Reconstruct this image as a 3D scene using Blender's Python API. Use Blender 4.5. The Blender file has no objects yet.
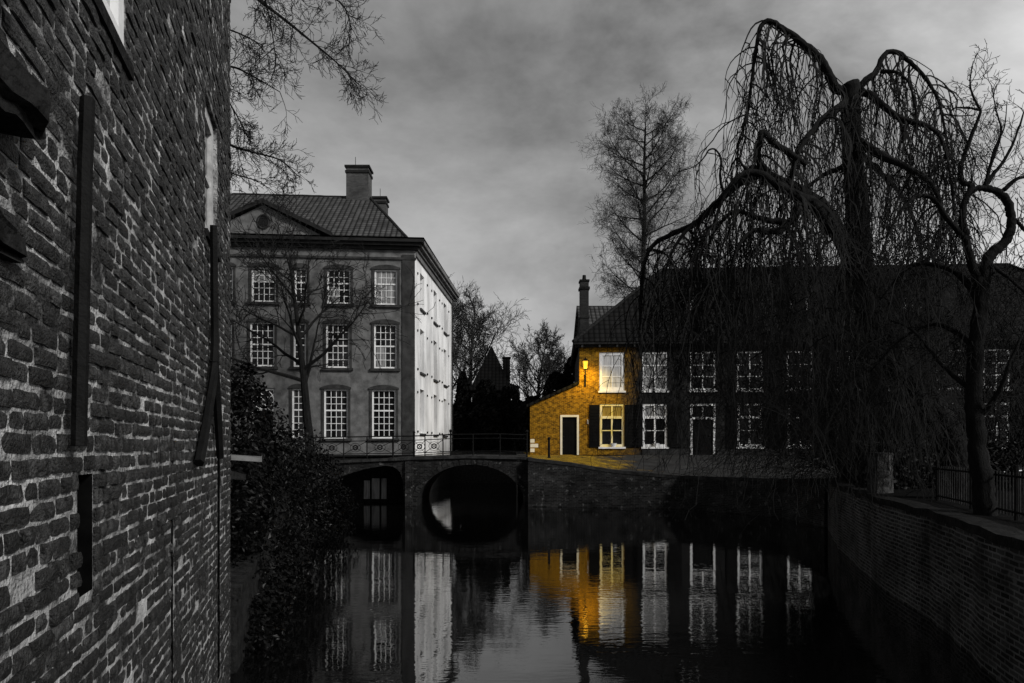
import bpy, math, random
from mathutils import Vector, noise

R = math.radians
rng = random.Random(7)
SC = bpy.context.scene
COL = SC.collection

# ------------------------------------------------------------------ camera, sky, sun, exposure
EYE, F, CX, HY = 2.74, 700.0, 512.0, 445.0      # eye height above the water, focal length in px, horizon row
cam_d = bpy.data.cameras.new("camera")
cam = bpy.data.objects.new("camera", cam_d); COL.objects.link(cam)
cam.location = (0, 0, EYE); cam.rotation_euler = (R(90), 0, 0)
cam_d.sensor_width = 36; cam_d.lens = 36 * F / 1024
cam_d.shift_y = (HY - 341.5) / 1024
cam_d.clip_start = 0.05; cam_d.clip_end = 2000
SC.camera = cam

SUN_AZ, SUN_EL = R(126), R(32)                  # clockwise from +Y: behind the camera and to the right
world = bpy.data.worlds.new("World"); SC.world = world; world.use_nodes = True
wn, wl = world.node_tree.nodes, world.node_tree.links
wn.clear()
w_out = wn.new('ShaderNodeOutputWorld'); w_bg = wn.new('ShaderNodeBackground')
w_sky = wn.new('ShaderNodeTexSky'); w_sky.sky_type = 'NISHITA'; w_sky.sun_disc = False
w_sky.sun_elevation = SUN_EL; w_sky.sun_rotation = SUN_AZ
w_bw = wn.new('ShaderNodeRGBToBW'); wl.new(w_sky.outputs[0], w_bw.inputs[0])
w_tc = wn.new('ShaderNodeTexCoord')
w_map = wn.new('ShaderNodeMapping'); w_map.inputs['Scale'].default_value = (1.0, 1.0, 1.9)
w_map.inputs['Location'].default_value = (-1.57, -0.03, -0.127)
wl.new(w_tc.outputs['Generated'], w_map.inputs[0])
w_n = wn.new('ShaderNodeTexNoise'); w_n.inputs['Scale'].default_value = 1.6
w_n.inputs['Detail'].default_value = 7; w_n.inputs['Roughness'].default_value = 0.6
w_n.inputs['Distortion'].default_value = 0.25
wl.new(w_map.outputs[0], w_n.inputs['Vector'])
w_r = wn.new('ShaderNodeValToRGB')
w_r.color_ramp.elements[0].position = 0.34; w_r.color_ramp.elements[0].color = (0.38, 0.38, 0.38, 1)
w_r.color_ramp.elements[1].position = 0.68; w_r.color_ramp.elements[1].color = (1.68, 1.68, 1.68, 1)
wl.new(w_n.outputs['Fac'], w_r.inputs[0])
w_sep = wn.new('ShaderNodeSeparateXYZ'); wl.new(w_tc.outputs['Generated'], w_sep.inputs[0])
w_mr = wn.new('ShaderNodeMapRange'); w_mr.interpolation_type = 'SMOOTHSTEP'   # thinner cloud towards the sun's side
for k, v in (('From Min', -0.05), ('From Max', 0.5), ('To Min', 1.6), ('To Max', 3.3)):
    w_mr.inputs[k].default_value = v
wl.new(w_sep.outputs['X'], w_mr.inputs['Value'])
w_mh = wn.new('ShaderNodeMapRange'); w_mh.interpolation_type = 'SMOOTHSTEP'   # cloud deck is brighter low down
for k, v in (('From Min', 0.12), ('From Max', 0.5), ('To Min', 1.38), ('To Max', 0.9)):
    w_mh.inputs[k].default_value = v
wl.new(w_sep.outputs['Z'], w_mh.inputs['Value'])
w_m1 = wn.new('ShaderNodeMath'); w_m1.operation = 'MULTIPLY'
wl.new(w_r.outputs[0], w_m1.inputs[0]); wl.new(w_mr.outputs[0], w_m1.inputs[1])
w_m2 = wn.new('ShaderNodeMath'); w_m2.operation = 'MULTIPLY'
wl.new(w_m1.outputs[0], w_m2.inputs[0]); wl.new(w_mh.outputs[0], w_m2.inputs[1])
w_mix = wn.new('ShaderNodeMix'); w_mix.data_type = 'FLOAT'; w_mix.inputs[0].default_value = 0.94
wl.new(w_bw.outputs[0], w_mix.inputs[2]); wl.new(w_m2.outputs[0], w_mix.inputs[3])
wl.new(w_mix.outputs[0], w_bg.inputs['Color']); w_bg.inputs['Strength'].default_value = 0.083
wl.new(w_bg.outputs[0], w_out.inputs[0])

sun_d = bpy.data.lights.new("sun", 'SUN'); sun_d.energy = 1.5; sun_d.angle = R(11); sun_d.color = (1.0, 0.985, 0.96)
sun = bpy.data.objects.new("sun", sun_d); COL.objects.link(sun)
to_sun = Vector((math.sin(SUN_AZ) * math.cos(SUN_EL), math.cos(SUN_AZ) * math.cos(SUN_EL), math.sin(SUN_EL)))
sun.rotation_euler = (-to_sun).to_track_quat('-Z', 'Y').to_euler(); sun.location = (20, -20, 30)

SC.render.engine = 'CYCLES'
SC.view_settings.view_transform = 'Standard'; SC.view_settings.look = 'None'
SC.view_settings.gamma = 1; SC.view_settings.use_curve_mapping = False
SC.view_settings.exposure = 1.0
SC.cycles.max_bounces = 6; SC.cycles.use_denoising = True

# ------------------------------------------------------------------ materials
def nodes_of(name):
    m = bpy.data.materials.new(name); m.use_nodes = True
    n, l = m.node_tree.nodes, m.node_tree.links
    return m, n, l, n['Principled BSDF']

def g(v, a=1.0):
    return (v, v, v, 1) if isinstance(v, (int, float)) else (v[0], v[1], v[2], 1)

def grey(name, c0, c1, rough=0.85, scale=3.0, bump=0.0, bscale=20.0, spec=0.2, detail=6, island=0.0, stretch=(1, 1, 1), lo=0.35, hi=0.65):
    m, n, l, b = nodes_of(name)
    tc = n.new('ShaderNodeTexCoord'); mp = n.new('ShaderNodeMapping'); mp.inputs['Scale'].default_value = stretch
    l.new(tc.outputs['Object'], mp.inputs[0])
    t = n.new('ShaderNodeTexNoise'); t.inputs['Scale'].default_value = scale; t.inputs['Detail'].default_value = detail
    t.inputs['Roughness'].default_value = 0.6
    l.new(mp.outputs[0], t.inputs['Vector'])
    r = n.new('ShaderNodeValToRGB')
    r.color_ramp.elements[0].position = lo; r.color_ramp.elements[0].color = g(c0)
    r.color_ramp.elements[1].position = hi; r.color_ramp.elements[1].color = g(c1)
    l.new(t.outputs['Fac'], r.inputs[0])
    col = r.outputs[0]
    if island:
        ge = n.new('ShaderNodeNewGeometry'); mr = n.new('ShaderNodeMapRange')
        mr.inputs['To Min'].default_value = 1 - island; mr.inputs['To Max'].default_value = 1 + island
        l.new(ge.outputs['Random Per Island'], mr.inputs['Value'])
        vm = n.new('ShaderNodeVectorMath'); vm.operation = 'SCALE'
        l.new(col, vm.inputs[0]); l.new(mr.outputs[0], vm.inputs['Scale']); col = vm.outputs[0]
    l.new(col, b.inputs['Base Color'])
    b.inputs['Roughness'].default_value = rough; b.inputs['Specular IOR Level'].default_value = spec
    if bump:
        t2 = n.new('ShaderNodeTexNoise'); t2.inputs['Scale'].default_value = bscale; t2.inputs['Detail'].default_value = 5
        l.new(mp.outputs[0], t2.inputs['Vector'])
        bp = n.new('ShaderNodeBump'); bp.inputs['Strength'].default_value = bump; bp.inputs['Distance'].default_value = 0.03
        l.new(t2.outputs['Fac'], bp.inputs['Height']); l.new(bp.outputs[0], b.inputs['Normal'])
    return m

def brick(name, c1, c2, mort, w=0.22, h=0.068, mw=0.011, stain=0.5, bump=0.6, rough=0.9, sscale=0.8, lime=0.0, wobble=0.02):
    m, n, l, b = nodes_of(name)
    uv = n.new('ShaderNodeUVMap')
    ns = n.new('ShaderNodeTexNoise'); ns.inputs['Scale'].default_value = 3.0
    l.new(uv.outputs[0], ns.inputs['Vector'])
    wob = n.new('ShaderNodeVectorMath'); wob.operation = 'SCALE'; wob.inputs['Scale'].default_value = wobble
    l.new(ns.outputs['Color'], wob.inputs[0])
    ad = n.new('ShaderNodeVectorMath'); l.new(uv.outputs[0], ad.inputs[0]); l.new(wob.outputs[0], ad.inputs[1])
    t = n.new('ShaderNodeTexBrick'); t.inputs['Scale'].default_value = 1
    t.inputs['Brick Width'].default_value = w; t.inputs['Row Height'].default_value = h
    t.inputs['Mortar Size'].default_value = mw; t.inputs['Mortar Smooth'].default_value = 0.3; t.inputs['Bias'].default_value = -0.1
    t.inputs['Color1'].default_value = g(c1); t.inputs['Color2'].default_value = g(c2); t.inputs['Mortar'].default_value = g(mort)
    l.new(ad.outputs[0], t.inputs['Vector'])
    s = n.new('ShaderNodeTexNoise'); s.inputs['Scale'].default_value = sscale; s.inputs['Detail'].default_value = 8
    s.inputs['Roughness'].default_value = 0.65
    l.new(uv.outputs[0], s.inputs['Vector'])
    mr = n.new('ShaderNodeMapRange'); mr.inputs['From Min'].default_value = 0.3; mr.inputs['From Max'].default_value = 0.7
    mr.inputs['To Min'].default_value = 1 - stain; mr.inputs['To Max'].default_value = 1 + stain
    l.new(s.outputs['Fac'], mr.inputs['Value'])
    vm = n.new('ShaderNodeVectorMath'); vm.operation = 'SCALE'
    l.new(t.outputs['Color'], vm.inputs[0]); l.new(mr.outputs[0], vm.inputs['Scale'])
    col = vm.outputs[0]
    if lime:
        s2 = n.new('ShaderNodeTexNoise'); s2.inputs['Scale'].default_value = 5; s2.inputs['Detail'].default_value = 8
        l.new(uv.outputs[0], s2.inputs['Vector'])
        rr = n.new('ShaderNodeValToRGB'); rr.color_ramp.elements[0].position = 0.6; rr.color_ramp.elements[1].position = 0.72
        l.new(s2.outputs['Fac'], rr.inputs[0])
        mx = n.new('ShaderNodeMix'); mx.data_type = 'RGBA'
        l.new(rr.outputs[0], mx.inputs[0]); l.new(col, mx.inputs[6]); mx.inputs[7].default_value = g(lime)
        col = mx.outputs[2]
    l.new(col, b.inputs['Base Color'])
    b.inputs['Roughness'].default_value = rough; b.inputs['Specular IOR Level'].default_value = 0.15
    bp = n.new('ShaderNodeBump'); bp.inputs['Strength'].default_value = bump; bp.inputs['Distance'].default_value = 0.012; bp.invert = True
    l.new(t.outputs['Fac'], bp.inputs['Height']); l.new(bp.outputs[0], b.inputs['Normal'])
    return m

def tiles(name, c0, c1, w=0.27, h=0.33):
    """pantiles: rounded rolls across, lapped courses up the slope (UV in metres)"""
    m, n, l, b = nodes_of(name)
    uv = n.new('ShaderNodeUVMap'); sx = n.new('ShaderNodeSeparateXYZ'); l.new(uv.outputs[0], sx.inputs[0])
    def math_(op, a, bb=None):
        q = n.new('ShaderNodeMath'); q.operation = op
        for i, v in enumerate((a, bb)):
            if v is None: continue
            if isinstance(v, (int, float)): q.inputs[i].default_value = v
            else: l.new(v, q.inputs[i])
        return q.outputs[0]
    u = math_('FRACT', math_('DIVIDE', sx.outputs[0], w)); v = math_('FRACT', math_('DIVIDE', sx.outputs[1], h))
    roll = math_('SINE', math_('MULTIPLY', u, math.pi))
    lap = math_('SUBTRACT', 1.0, v)
    hgt = math_('ADD', math_('MULTIPLY', roll, 0.5), math_('MULTIPLY', lap, 0.5))
    fl = n.new('ShaderNodeVectorMath'); fl.operation = 'FLOOR'
    cv = n.new('ShaderNodeCombineXYZ'); l.new(math_('DIVIDE', sx.outputs[0], w), cv.inputs[0]); l.new(math_('DIVIDE', sx.outputs[1], h), cv.inputs[1])
    l.new(cv.outputs[0], fl.inputs[0])
    wnz = n.new('ShaderNodeTexWhiteNoise'); wnz.noise_dimensions = '2D'; l.new(fl.outputs[0], wnz.inputs['Vector'])
    ns = n.new('ShaderNodeTexNoise'); ns.inputs['Scale'].default_value = 0.7; ns.inputs['Detail'].default_value = 7
    l.new(uv.outputs[0], ns.inputs['Vector'])
    f = math_('ADD', math_('MULTIPLY', wnz.outputs[0], 0.5), math_('MULTIPLY', ns.outputs['Fac'], 0.6))
    r = n.new('ShaderNodeValToRGB'); r.color_ramp.elements[0].color = g(c0); r.color_ramp.elements[1].color = g(c1)
    l.new(f, r.inputs[0])
    gap = n.new('ShaderNodeMapRange'); gap.inputs['From Min'].default_value = 0.05; gap.inputs['From Max'].default_value = 0.75
    gap.inputs['To Min'].default_value = 0.12; l.new(math_('MULTIPLY', roll, math_('MINIMUM', math_('MULTIPLY', v, 2.4), 1.0)), gap.inputs['Value'])
    vm = n.new('ShaderNodeVectorMath'); vm.operation = 'SCALE'; l.new(r.outputs[0], vm.inputs[0]); l.new(gap.outputs[0], vm.inputs['Scale'])
    l.new(vm.outputs[0], b.inputs['Base Color'])
    b.inputs['Roughness'].default_value = 0.85; b.inputs['Specular IOR Level'].default_value = 0.08
    bp = n.new('ShaderNodeBump'); bp.inputs['Strength'].default_value = 0.9; bp.inputs['Distance'].default_value = 0.05
    l.new(hgt, bp.inputs['Height']); l.new(bp.outputs[0], b.inputs['Normal'])
    return m

def glass_mat(name, v=0.006, rough=0.06):
    m, n, l, b = nodes_of(name)
    b.inputs['Base Color'].default_value = g(v); b.inputs['Roughness'].default_value = rough
    b.inputs['Specular IOR Level'].default_value = 0.5
    tc = n.new('ShaderNodeTexCoord'); t = n.new('ShaderNodeTexNoise'); t.inputs['Scale'].default_value = 1.6
    l.new(tc.outputs['Object'], t.inputs['Vector'])
    bp = n.new('ShaderNodeBump'); bp.inputs['Strength'].default_value = 0.12; bp.inputs['Distance'].default_value = 0.05
    l.new(t.outputs['Fac'], bp.inputs['Height']); l.new(bp.outputs[0], b.inputs['Normal'])
    return m

def water_mat():
    m, n, l, b = nodes_of('canal_water')
    b.inputs['Base Color'].default_value = (0.0022, 0.0022, 0.0022, 1); b.inputs['Roughness'].default_value = 0.008
    b.inputs['IOR'].default_value = 1.95; b.inputs['Specular IOR Level'].default_value = 0.5
    tc = n.new('ShaderNodeTexCoord')
    mp = n.new('ShaderNodeMapping'); mp.inputs['Scale'].default_value = (0.55, 1.35, 1); l.new(tc.outputs['Object'], mp.inputs[0])
    t = n.new('ShaderNodeTexNoise'); t.inputs['Scale'].default_value = 1.5; t.inputs['Detail'].default_value = 4; t.inputs['Roughness'].default_value = 0.6
    l.new(mp.outputs[0], t.inputs['Vector'])
    t2 = n.new('ShaderNodeTexNoise'); t2.inputs['Scale'].default_value = 0.35; t2.inputs['Detail'].default_value = 2
    l.new(mp.outputs[0], t2.inputs['Vector'])
    ad = n.new('ShaderNodeMath'); ad.operation = 'MULTIPLY'; l.new(t.outputs['Fac'], ad.inputs[0]); l.new(t2.outputs['Fac'], ad.inputs[1])
    bp = n.new('ShaderNodeBump'); bp.inputs['Strength'].default_value = 0.4; bp.inputs['Distance'].default_value = 0.016
    l.new(ad.outputs[0], bp.inputs['Height'])
    m3 = n.new('ShaderNodeMapping'); m3.inputs['Scale'].default_value = (2.2, 5.0, 1); l.new(tc.outputs['Object'], m3.inputs[0])
    t3 = n.new('ShaderNodeTexNoise'); t3.inputs['Scale'].default_value = 1.6; t3.inputs['Detail'].default_value = 3; l.new(m3.outputs[0], t3.inputs['Vector'])
    t4 = n.new('ShaderNodeTexNoise'); t4.inputs['Scale'].default_value = 0.12; t4.inputs['Detail'].default_value = 3; l.new(tc.outputs['Object'], t4.inputs['Vector'])
    r4 = n.new('ShaderNodeMapRange'); r4.inputs['From Min'].default_value = .4; r4.inputs['From Max'].default_value = .6; l.new(t4.outputs['Fac'], r4.inputs['Value'])
    m4 = n.new('ShaderNodeMath'); m4.operation = 'MULTIPLY'; l.new(t3.outputs['Fac'], m4.inputs[0]); l.new(r4.outputs[0], m4.inputs[1])   # breeze patches
    b2 = n.new('ShaderNodeBump'); b2.inputs['Strength'].default_value = 0.4; b2.inputs['Distance'].default_value = 0.007
    l.new(m4.outputs[0], b2.inputs['Height']); l.new(bp.outputs[0], b2.inputs['Normal']); l.new(b2.outputs[0], b.inputs['Normal'])
    return m

def emit_mat(name, c, s):
    m, n, l, b = nodes_of(name)
    b.inputs['Base Color'].default_value = g(c); b.inputs['Emission Color'].default_value = g(c); b.inputs['Emission Strength'].default_value = s
    return m

M = dict(
    old_brick=grey('old_brick', 0.002, 0.058, 0.6, 20, 0.9, 85, 0.4, island=0.75, detail=10, lo=0.42, hi=0.74),
    lime_mortar=grey('lime_mortar', 0.03, 0.62, 0.95, 4.0, 1.0, 50, 0.05, detail=10, lo=0.40, hi=0.70),
    black_iron=grey('black_iron', 0.002, 0.006, 0.75, 8, 0.3, 60, 0.12),
    dark_hole=grey('dark_recess', 0.002, 0.005, 1, 8, spec=0),  # near-black colour stands in for the shade inside the wall recesses
    dark_stone=grey('dark_stone', 0.004, 0.018, 0.9, 7, 0.9, 22, 0.1),
    white_paint=grey('white_paint', 0.62, 0.82, 0.55, 4, 0.05, 60, 0.3),
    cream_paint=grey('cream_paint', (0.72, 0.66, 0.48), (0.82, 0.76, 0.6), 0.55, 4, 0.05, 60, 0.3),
    lamp_tinted_paint=grey('lamp_tinted_white', (0.80, 0.62, 0.14), (0.84, 0.76, 0.5), 0.55, 1.2, spec=0.3), warm_lit_curtain=grey('warm_lit_curtain', (0.16, 0.10, 0.02), (0.34, 0.24, 0.05), 0.95, 2.0, spec=0.05, stretch=(6, 1, 0.6)),  # warm lamp tint is put into this window's frame and curtain colours
    dull_paint=grey('dull_white_paint', 0.25, 0.5, 0.7, 6, 0.1, 60, 0.2),
    plaster=grey('grey_plaster', 0.075, 0.165, 0.95, 2.2, 0.25, 14, 0.1, detail=9),
    plaster_dark=grey('dark_plaster_trim', 0.022, 0.05, 0.9, 2.5, 0.2, 20, 0.15),
    whitewash=grey('whitewash', 0.38, 0.78, 0.9, 0.7, 0.25, 14, 0.1, detail=6, stretch=(1, 1, 0.4), lo=0.28, hi=0.58),
    roof_left=tiles('grey_pantiles', 0.02, 0.10, 0.3, 0.42), roof_right=tiles('dark_pantiles', 0.004, 0.014, 0.3, 0.42),
    black_slate=tiles('black_slate', 0.002, 0.006, 0.3, 0.3),
    lead=grey('lead', 0.008, 0.02, 0.7, 4, spec=0.15),
    chimney=brick('chimney_brick', 0.05, 0.085, 0.06, stain=0.4),
    dark_chimney=brick('dark_chimney_brick', 0.016, 0.03, 0.02, stain=0.4),
    house_brick=brick('dark_house_brick', 0.007, 0.017, 0.013, stain=0.7, lime=0.02),
    gold_lit_brick=brick('lantern_lit_brick', (0.24, 0.112, 0.005), (0.06, 0.023, 0.002), (0.30, 0.17, 0.014), stain=0.8, sscale=5.0, bump=1.0, mw=0.014, lime=(0.34, 0.19, 0.012)),  # the lantern's golden light is put into this brick colour
    bridge_brick=brick('bridge_brick', 0.004, 0.02, 0.025, stain=0.95, lime=0.11, sscale=1.6),
    quay_brick=brick('quay_brick', 0.006, 0.026, 0.035, stain=0.95, lime=0.12, sscale=1.3),
    bank_brick=brick('bank_wall_brick', 0.006, 0.05, 0.10, stain=0.97, lime=0.10, bump=1.0, w=0.23, h=0.068, mw=0.013, sscale=1.1, wobble=.045),
    coping=grey('coping_stone', 0.014, 0.04, 0.9, 3, 0.5, 20, 0.1),
    pave=brick('clinker_paving', 0.03, 0.016, 0.008, w=0.2, h=0.1, stain=0.6),
    gold_pave=brick('golden_lit_paving', (0.30, 0.18, 0.012), (0.14, 0.08, 0.006), (0.07, 0.04, 0.004), w=0.2, h=0.1, stain=0.8, sscale=2.2),  # golden lamplight put into the clinker colour
    earth=grey('dark_earth', 0.002, 0.006, 1, 1.5, 0.6, 12, 0.05),
    grass=grey('dull_grass', 0.002, 0.006, 1, 2.5, 0.8, 30, 0.05),
    bark=grey('bark', 0.005, 0.014, 0.95, 5, 0.9, 26, 0.1, stretch=(3, 3, 0.8)),
    bark_pale=grey('pale_bark', 0.022, 0.07, 0.95, 8, 1.0, 30, 0.1),
    twig=grey('twig_bark', 0.004, 0.017, 0.9, 2, spec=0.1),
    far_twig=grey('distant_twig_bark', 0.025, 0.05, 0.9, 2, spec=0.1),
    leaf=grey('ivy_leaf', 0.0006, 0.003, 0.4, 0.8, spec=0.10, island=0.9),
    dark_leaf=grey('yew_needles', 0.002, 0.006, 0.8, 2, spec=0.1, island=0.5),
    hedge_leaf=grey('hedge_leaf', 0.003, 0.016, 0.7, 3, spec=0.2, island=0.8),
    door=grey('black_door_paint', 0.002, 0.004, 0.6, 4, spec=0.08),
    shutter=grey('black_shutter_paint', 0.002, 0.005, 0.6, 4, spec=0.08),
    curtain=grey('net_curtain', 0.35, 0.6, 0.95, 2.5, spec=0.05, stretch=(6, 1, 0.4)),
    dim_curtain=grey('dim_curtain', 0.01, 0.07, 0.95, 2.0, spec=0.05, stretch=(5, 1, 0.5)),
    curtain_grey=grey('grey_blind', 0.12, 0.3, 0.95, 2.0, spec=0.05, stretch=(6, 1, 0.6)),
    glass=glass_mat('window_glass'),
    lantern=emit_mat('lantern_glow', (1.0, 0.5, 0.03), 0.75),
    board=grey('pale_boards', 0.16, 0.42, 0.9, 2.5, 0.1, 30, 0.1, stretch=(6, 6, 0.5)),
    pot=grey('white_glazed_pot', 0.6, 0.75, 0.4, 4), water=water_mat(),
)

def gold_light_on_paving():  # paints the lantern's golden pool of light into the grey paving, fading along X
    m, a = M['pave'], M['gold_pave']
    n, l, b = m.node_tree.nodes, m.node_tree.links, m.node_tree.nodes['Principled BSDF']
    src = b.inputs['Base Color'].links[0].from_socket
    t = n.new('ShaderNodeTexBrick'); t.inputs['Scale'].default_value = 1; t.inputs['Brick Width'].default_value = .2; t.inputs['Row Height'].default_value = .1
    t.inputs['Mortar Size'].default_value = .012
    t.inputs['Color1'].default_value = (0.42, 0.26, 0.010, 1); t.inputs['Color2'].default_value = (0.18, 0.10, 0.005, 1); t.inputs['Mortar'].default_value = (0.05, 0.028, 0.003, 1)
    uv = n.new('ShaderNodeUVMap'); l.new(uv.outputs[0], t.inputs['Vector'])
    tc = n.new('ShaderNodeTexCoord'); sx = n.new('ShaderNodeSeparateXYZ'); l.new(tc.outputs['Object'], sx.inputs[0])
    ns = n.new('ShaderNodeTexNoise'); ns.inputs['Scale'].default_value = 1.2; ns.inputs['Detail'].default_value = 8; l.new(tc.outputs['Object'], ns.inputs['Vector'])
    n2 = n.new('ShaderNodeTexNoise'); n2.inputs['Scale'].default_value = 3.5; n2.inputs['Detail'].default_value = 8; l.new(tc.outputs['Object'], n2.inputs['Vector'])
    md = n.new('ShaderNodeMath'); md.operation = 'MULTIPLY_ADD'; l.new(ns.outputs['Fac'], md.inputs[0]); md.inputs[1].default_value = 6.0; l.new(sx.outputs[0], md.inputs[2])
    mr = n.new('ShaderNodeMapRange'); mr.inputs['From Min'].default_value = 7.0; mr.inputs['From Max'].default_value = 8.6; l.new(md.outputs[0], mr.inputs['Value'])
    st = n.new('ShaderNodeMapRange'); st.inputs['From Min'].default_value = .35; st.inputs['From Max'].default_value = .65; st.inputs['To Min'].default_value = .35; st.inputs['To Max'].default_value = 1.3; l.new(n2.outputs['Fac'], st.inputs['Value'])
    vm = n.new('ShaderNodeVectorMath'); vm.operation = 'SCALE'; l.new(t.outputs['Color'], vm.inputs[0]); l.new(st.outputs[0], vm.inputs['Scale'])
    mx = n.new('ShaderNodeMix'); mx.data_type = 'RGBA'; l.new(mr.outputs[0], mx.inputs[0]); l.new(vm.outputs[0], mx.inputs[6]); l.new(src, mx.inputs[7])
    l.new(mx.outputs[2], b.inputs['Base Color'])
gold_light_on_paving()
def fade_lantern_gold():  # lets the painted lantern gold fade into dark brick along the wall
    m = M['gold_lit_brick']; n, l, b = m.node_tree.nodes, m.node_tree.links, m.node_tree.nodes['Principled BSDF']
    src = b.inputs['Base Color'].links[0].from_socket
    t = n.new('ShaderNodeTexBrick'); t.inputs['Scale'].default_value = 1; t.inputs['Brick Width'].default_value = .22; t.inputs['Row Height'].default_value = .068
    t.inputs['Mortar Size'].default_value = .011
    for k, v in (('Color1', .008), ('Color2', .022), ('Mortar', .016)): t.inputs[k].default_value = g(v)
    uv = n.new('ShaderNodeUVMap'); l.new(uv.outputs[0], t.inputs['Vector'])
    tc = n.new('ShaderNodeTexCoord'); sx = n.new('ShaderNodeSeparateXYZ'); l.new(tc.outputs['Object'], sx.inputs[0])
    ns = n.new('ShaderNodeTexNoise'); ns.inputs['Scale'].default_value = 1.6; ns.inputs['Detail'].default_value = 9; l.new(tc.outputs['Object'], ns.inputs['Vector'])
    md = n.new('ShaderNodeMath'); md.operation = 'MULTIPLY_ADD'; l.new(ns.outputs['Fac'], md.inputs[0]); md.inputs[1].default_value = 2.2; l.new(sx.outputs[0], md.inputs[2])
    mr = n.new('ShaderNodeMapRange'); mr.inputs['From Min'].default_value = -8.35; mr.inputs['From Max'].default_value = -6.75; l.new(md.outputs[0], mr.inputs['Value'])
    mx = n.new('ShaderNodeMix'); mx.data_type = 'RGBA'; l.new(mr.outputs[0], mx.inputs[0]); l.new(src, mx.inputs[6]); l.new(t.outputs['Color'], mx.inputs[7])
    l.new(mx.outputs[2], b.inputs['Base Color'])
fade_lantern_gold()

# ------------------------------------------------------------------ mesh helpers
class MB:
    def __init__(s): s.v, s.f = [], []
    def face(s, pts):
        i = len(s.v); s.v += [tuple(p) for p in pts]; s.f.append(tuple(range(i, i + len(pts))))
    def hexa(s, a):                       # 8 corners: bottom ring 0-3, top ring 4-7
        i = len(s.v); s.v += [tuple(p) for p in a]
        for q in ((3, 2, 1, 0), (4, 5, 6, 7), (0, 1, 5, 4), (1, 2, 6, 5), (2, 3, 7, 6), (3, 0, 4, 7)):
            s.f.append(tuple(i + k for k in q))
    def box(s, x0, x1, y0, y1, z0, z1):
        s.hexa([(x0, y0, z0), (x1, y0, z0), (x1, y1, z0), (x0, y1, z0), (x0, y0, z1), (x1, y0, z1), (x1, y1, z1), (x0, y1, z1)])
    def fbox(s, fr, s0, s1, z0, z1, n0, n1):   # box in a facade frame
        p = fr.p
        s.hexa([p(s0, z0, n1), p(s1, z0, n1), p(s1, z0, n0), p(s0, z0, n0), p(s0, z1, n1), p(s1, z1, n1), p(s1, z1, n0), p(s0, z1, n0)])
    def tube(s, pts, rad, sides=5, cap=True):
        n = len(pts); base = len(s.v)
        pts = [Vector(p) for p in pts]
        ref = Vector((0.31, 0.87, 0.39))
        for i, p in enumerate(pts):
            t = (pts[min(i + 1, n - 1)] - pts[max(i - 1, 0)])
            if t.length < 1e-9: t = Vector((0, 0, 1))
            t.normalize()
            a = t.cross(ref)
            if a.length < 1e-3: a = t.cross(Vector((1, 0, 0)))
            a.normalize(); b = t.cross(a)
            r = rad[i] if isinstance(rad, (list, tuple)) else rad
            for k in range(sides):
                an = 2 * math.pi * k / sides
                q = p + (a * math.cos(an) + b * math.sin(an)) * r
                s.v.append((q.x, q.y, q.z))
        for i in range(n - 1):
            for k in range(sides):
                k2 = (k + 1) % sides
                s.f.append((base + i * sides + k, base + i * sides + k2, base + (i + 1) * sides + k2, base + (i + 1) * sides + k))
        if cap:
            s.f.append(tuple(base + k for k in range(sides))[::-1]); s.f.append(tuple(base + (n - 1) * sides + k for k in range(sides)))
    def bar(s, a, b, r, sides=4): s.tube([a, b], r, sides)
    def build(s, name, mat, parent=None, origin=None, uv=True, smooth=False):
        if parent is not None: o0 = ORG[parent.name]
        elif origin is not None: o0 = Vector(origin)
        else: o0 = Vector((0, 0, 0))
        me = bpy.data.meshes.new(name)
        me.from_pydata([(v[0] - o0.x, v[1] - o0.y, v[2] - o0.z) for v in s.v], [], s.f)
        if uv:
            lay = me.uv_layers.new(name='UVMap').data
            vs = me.vertices
            for p in me.polygons:
                nrm = p.normal
                if abs(nrm.z) > 0.95: U, V = Vector((1, 0, 0)), Vector((0, 1, 0))
                else:
                    U = Vector((-nrm.y, nrm.x, 0)).normalized(); V = nrm.cross(U)
                for li in p.loop_indices:
                    c = vs[me.loops[li].vertex_index].co
                    lay[li].uv = (c.dot(U), c.dot(V))
        if smooth:
            for p in me.polygons: p.use_smooth = True
        me.materials.append(mat); me.update()
        o = bpy.data.objects.new(name, me); COL.objects.link(o)
        if parent is not None: o.parent = parent
        else: o.location = o0
        ORG[o.name] = o0
        return o

ORG = {}
def tag(o, label, cat, group=None):
    o['label'] = label; o['category'] = cat
    if group: o['group'] = group
    return o
def thing(name, label, cat, loc, group=None):
    o = bpy.data.objects.new(name, None); COL.objects.link(o); o.location = loc; o.empty_display_size = 0.3
    ORG[o.name] = Vector(loc)
    return tag(o, label, cat, group)
def kind(o, k): o['kind'] = k; return o

def PT(px, py, D):                        # a point seen at that column and row, at its own distance
    return Vector(((px - CX) / F * D, D, EYE + (HY - py) / F * D))

class Frame:
    """vertical wall plane: runs along u from o, n points outward (to its right-hand side)"""
    def __init__(s, a, b):
        s.o = Vector((a[0], a[1], 0)); d = Vector((b[0] - a[0], b[1] - a[1], 0)); s.len = d.length
        s.u = d.normalized(); s.n = Vector((s.u.y, -s.u.x, 0))
    def p(s, t, z, n=0.0):
        q = s.o + s.u * t + s.n * n
        return Vector((q.x, q.y, z))
    def s_of(s, px):
        k = (px - CX) / F
        return (k * s.o.y - s.o.x) / (s.u.x - k * s.u.y)
    def z_of(s, py, t): return EYE + (HY - py) / F * (s.o.y + s.u.y * t)

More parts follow.
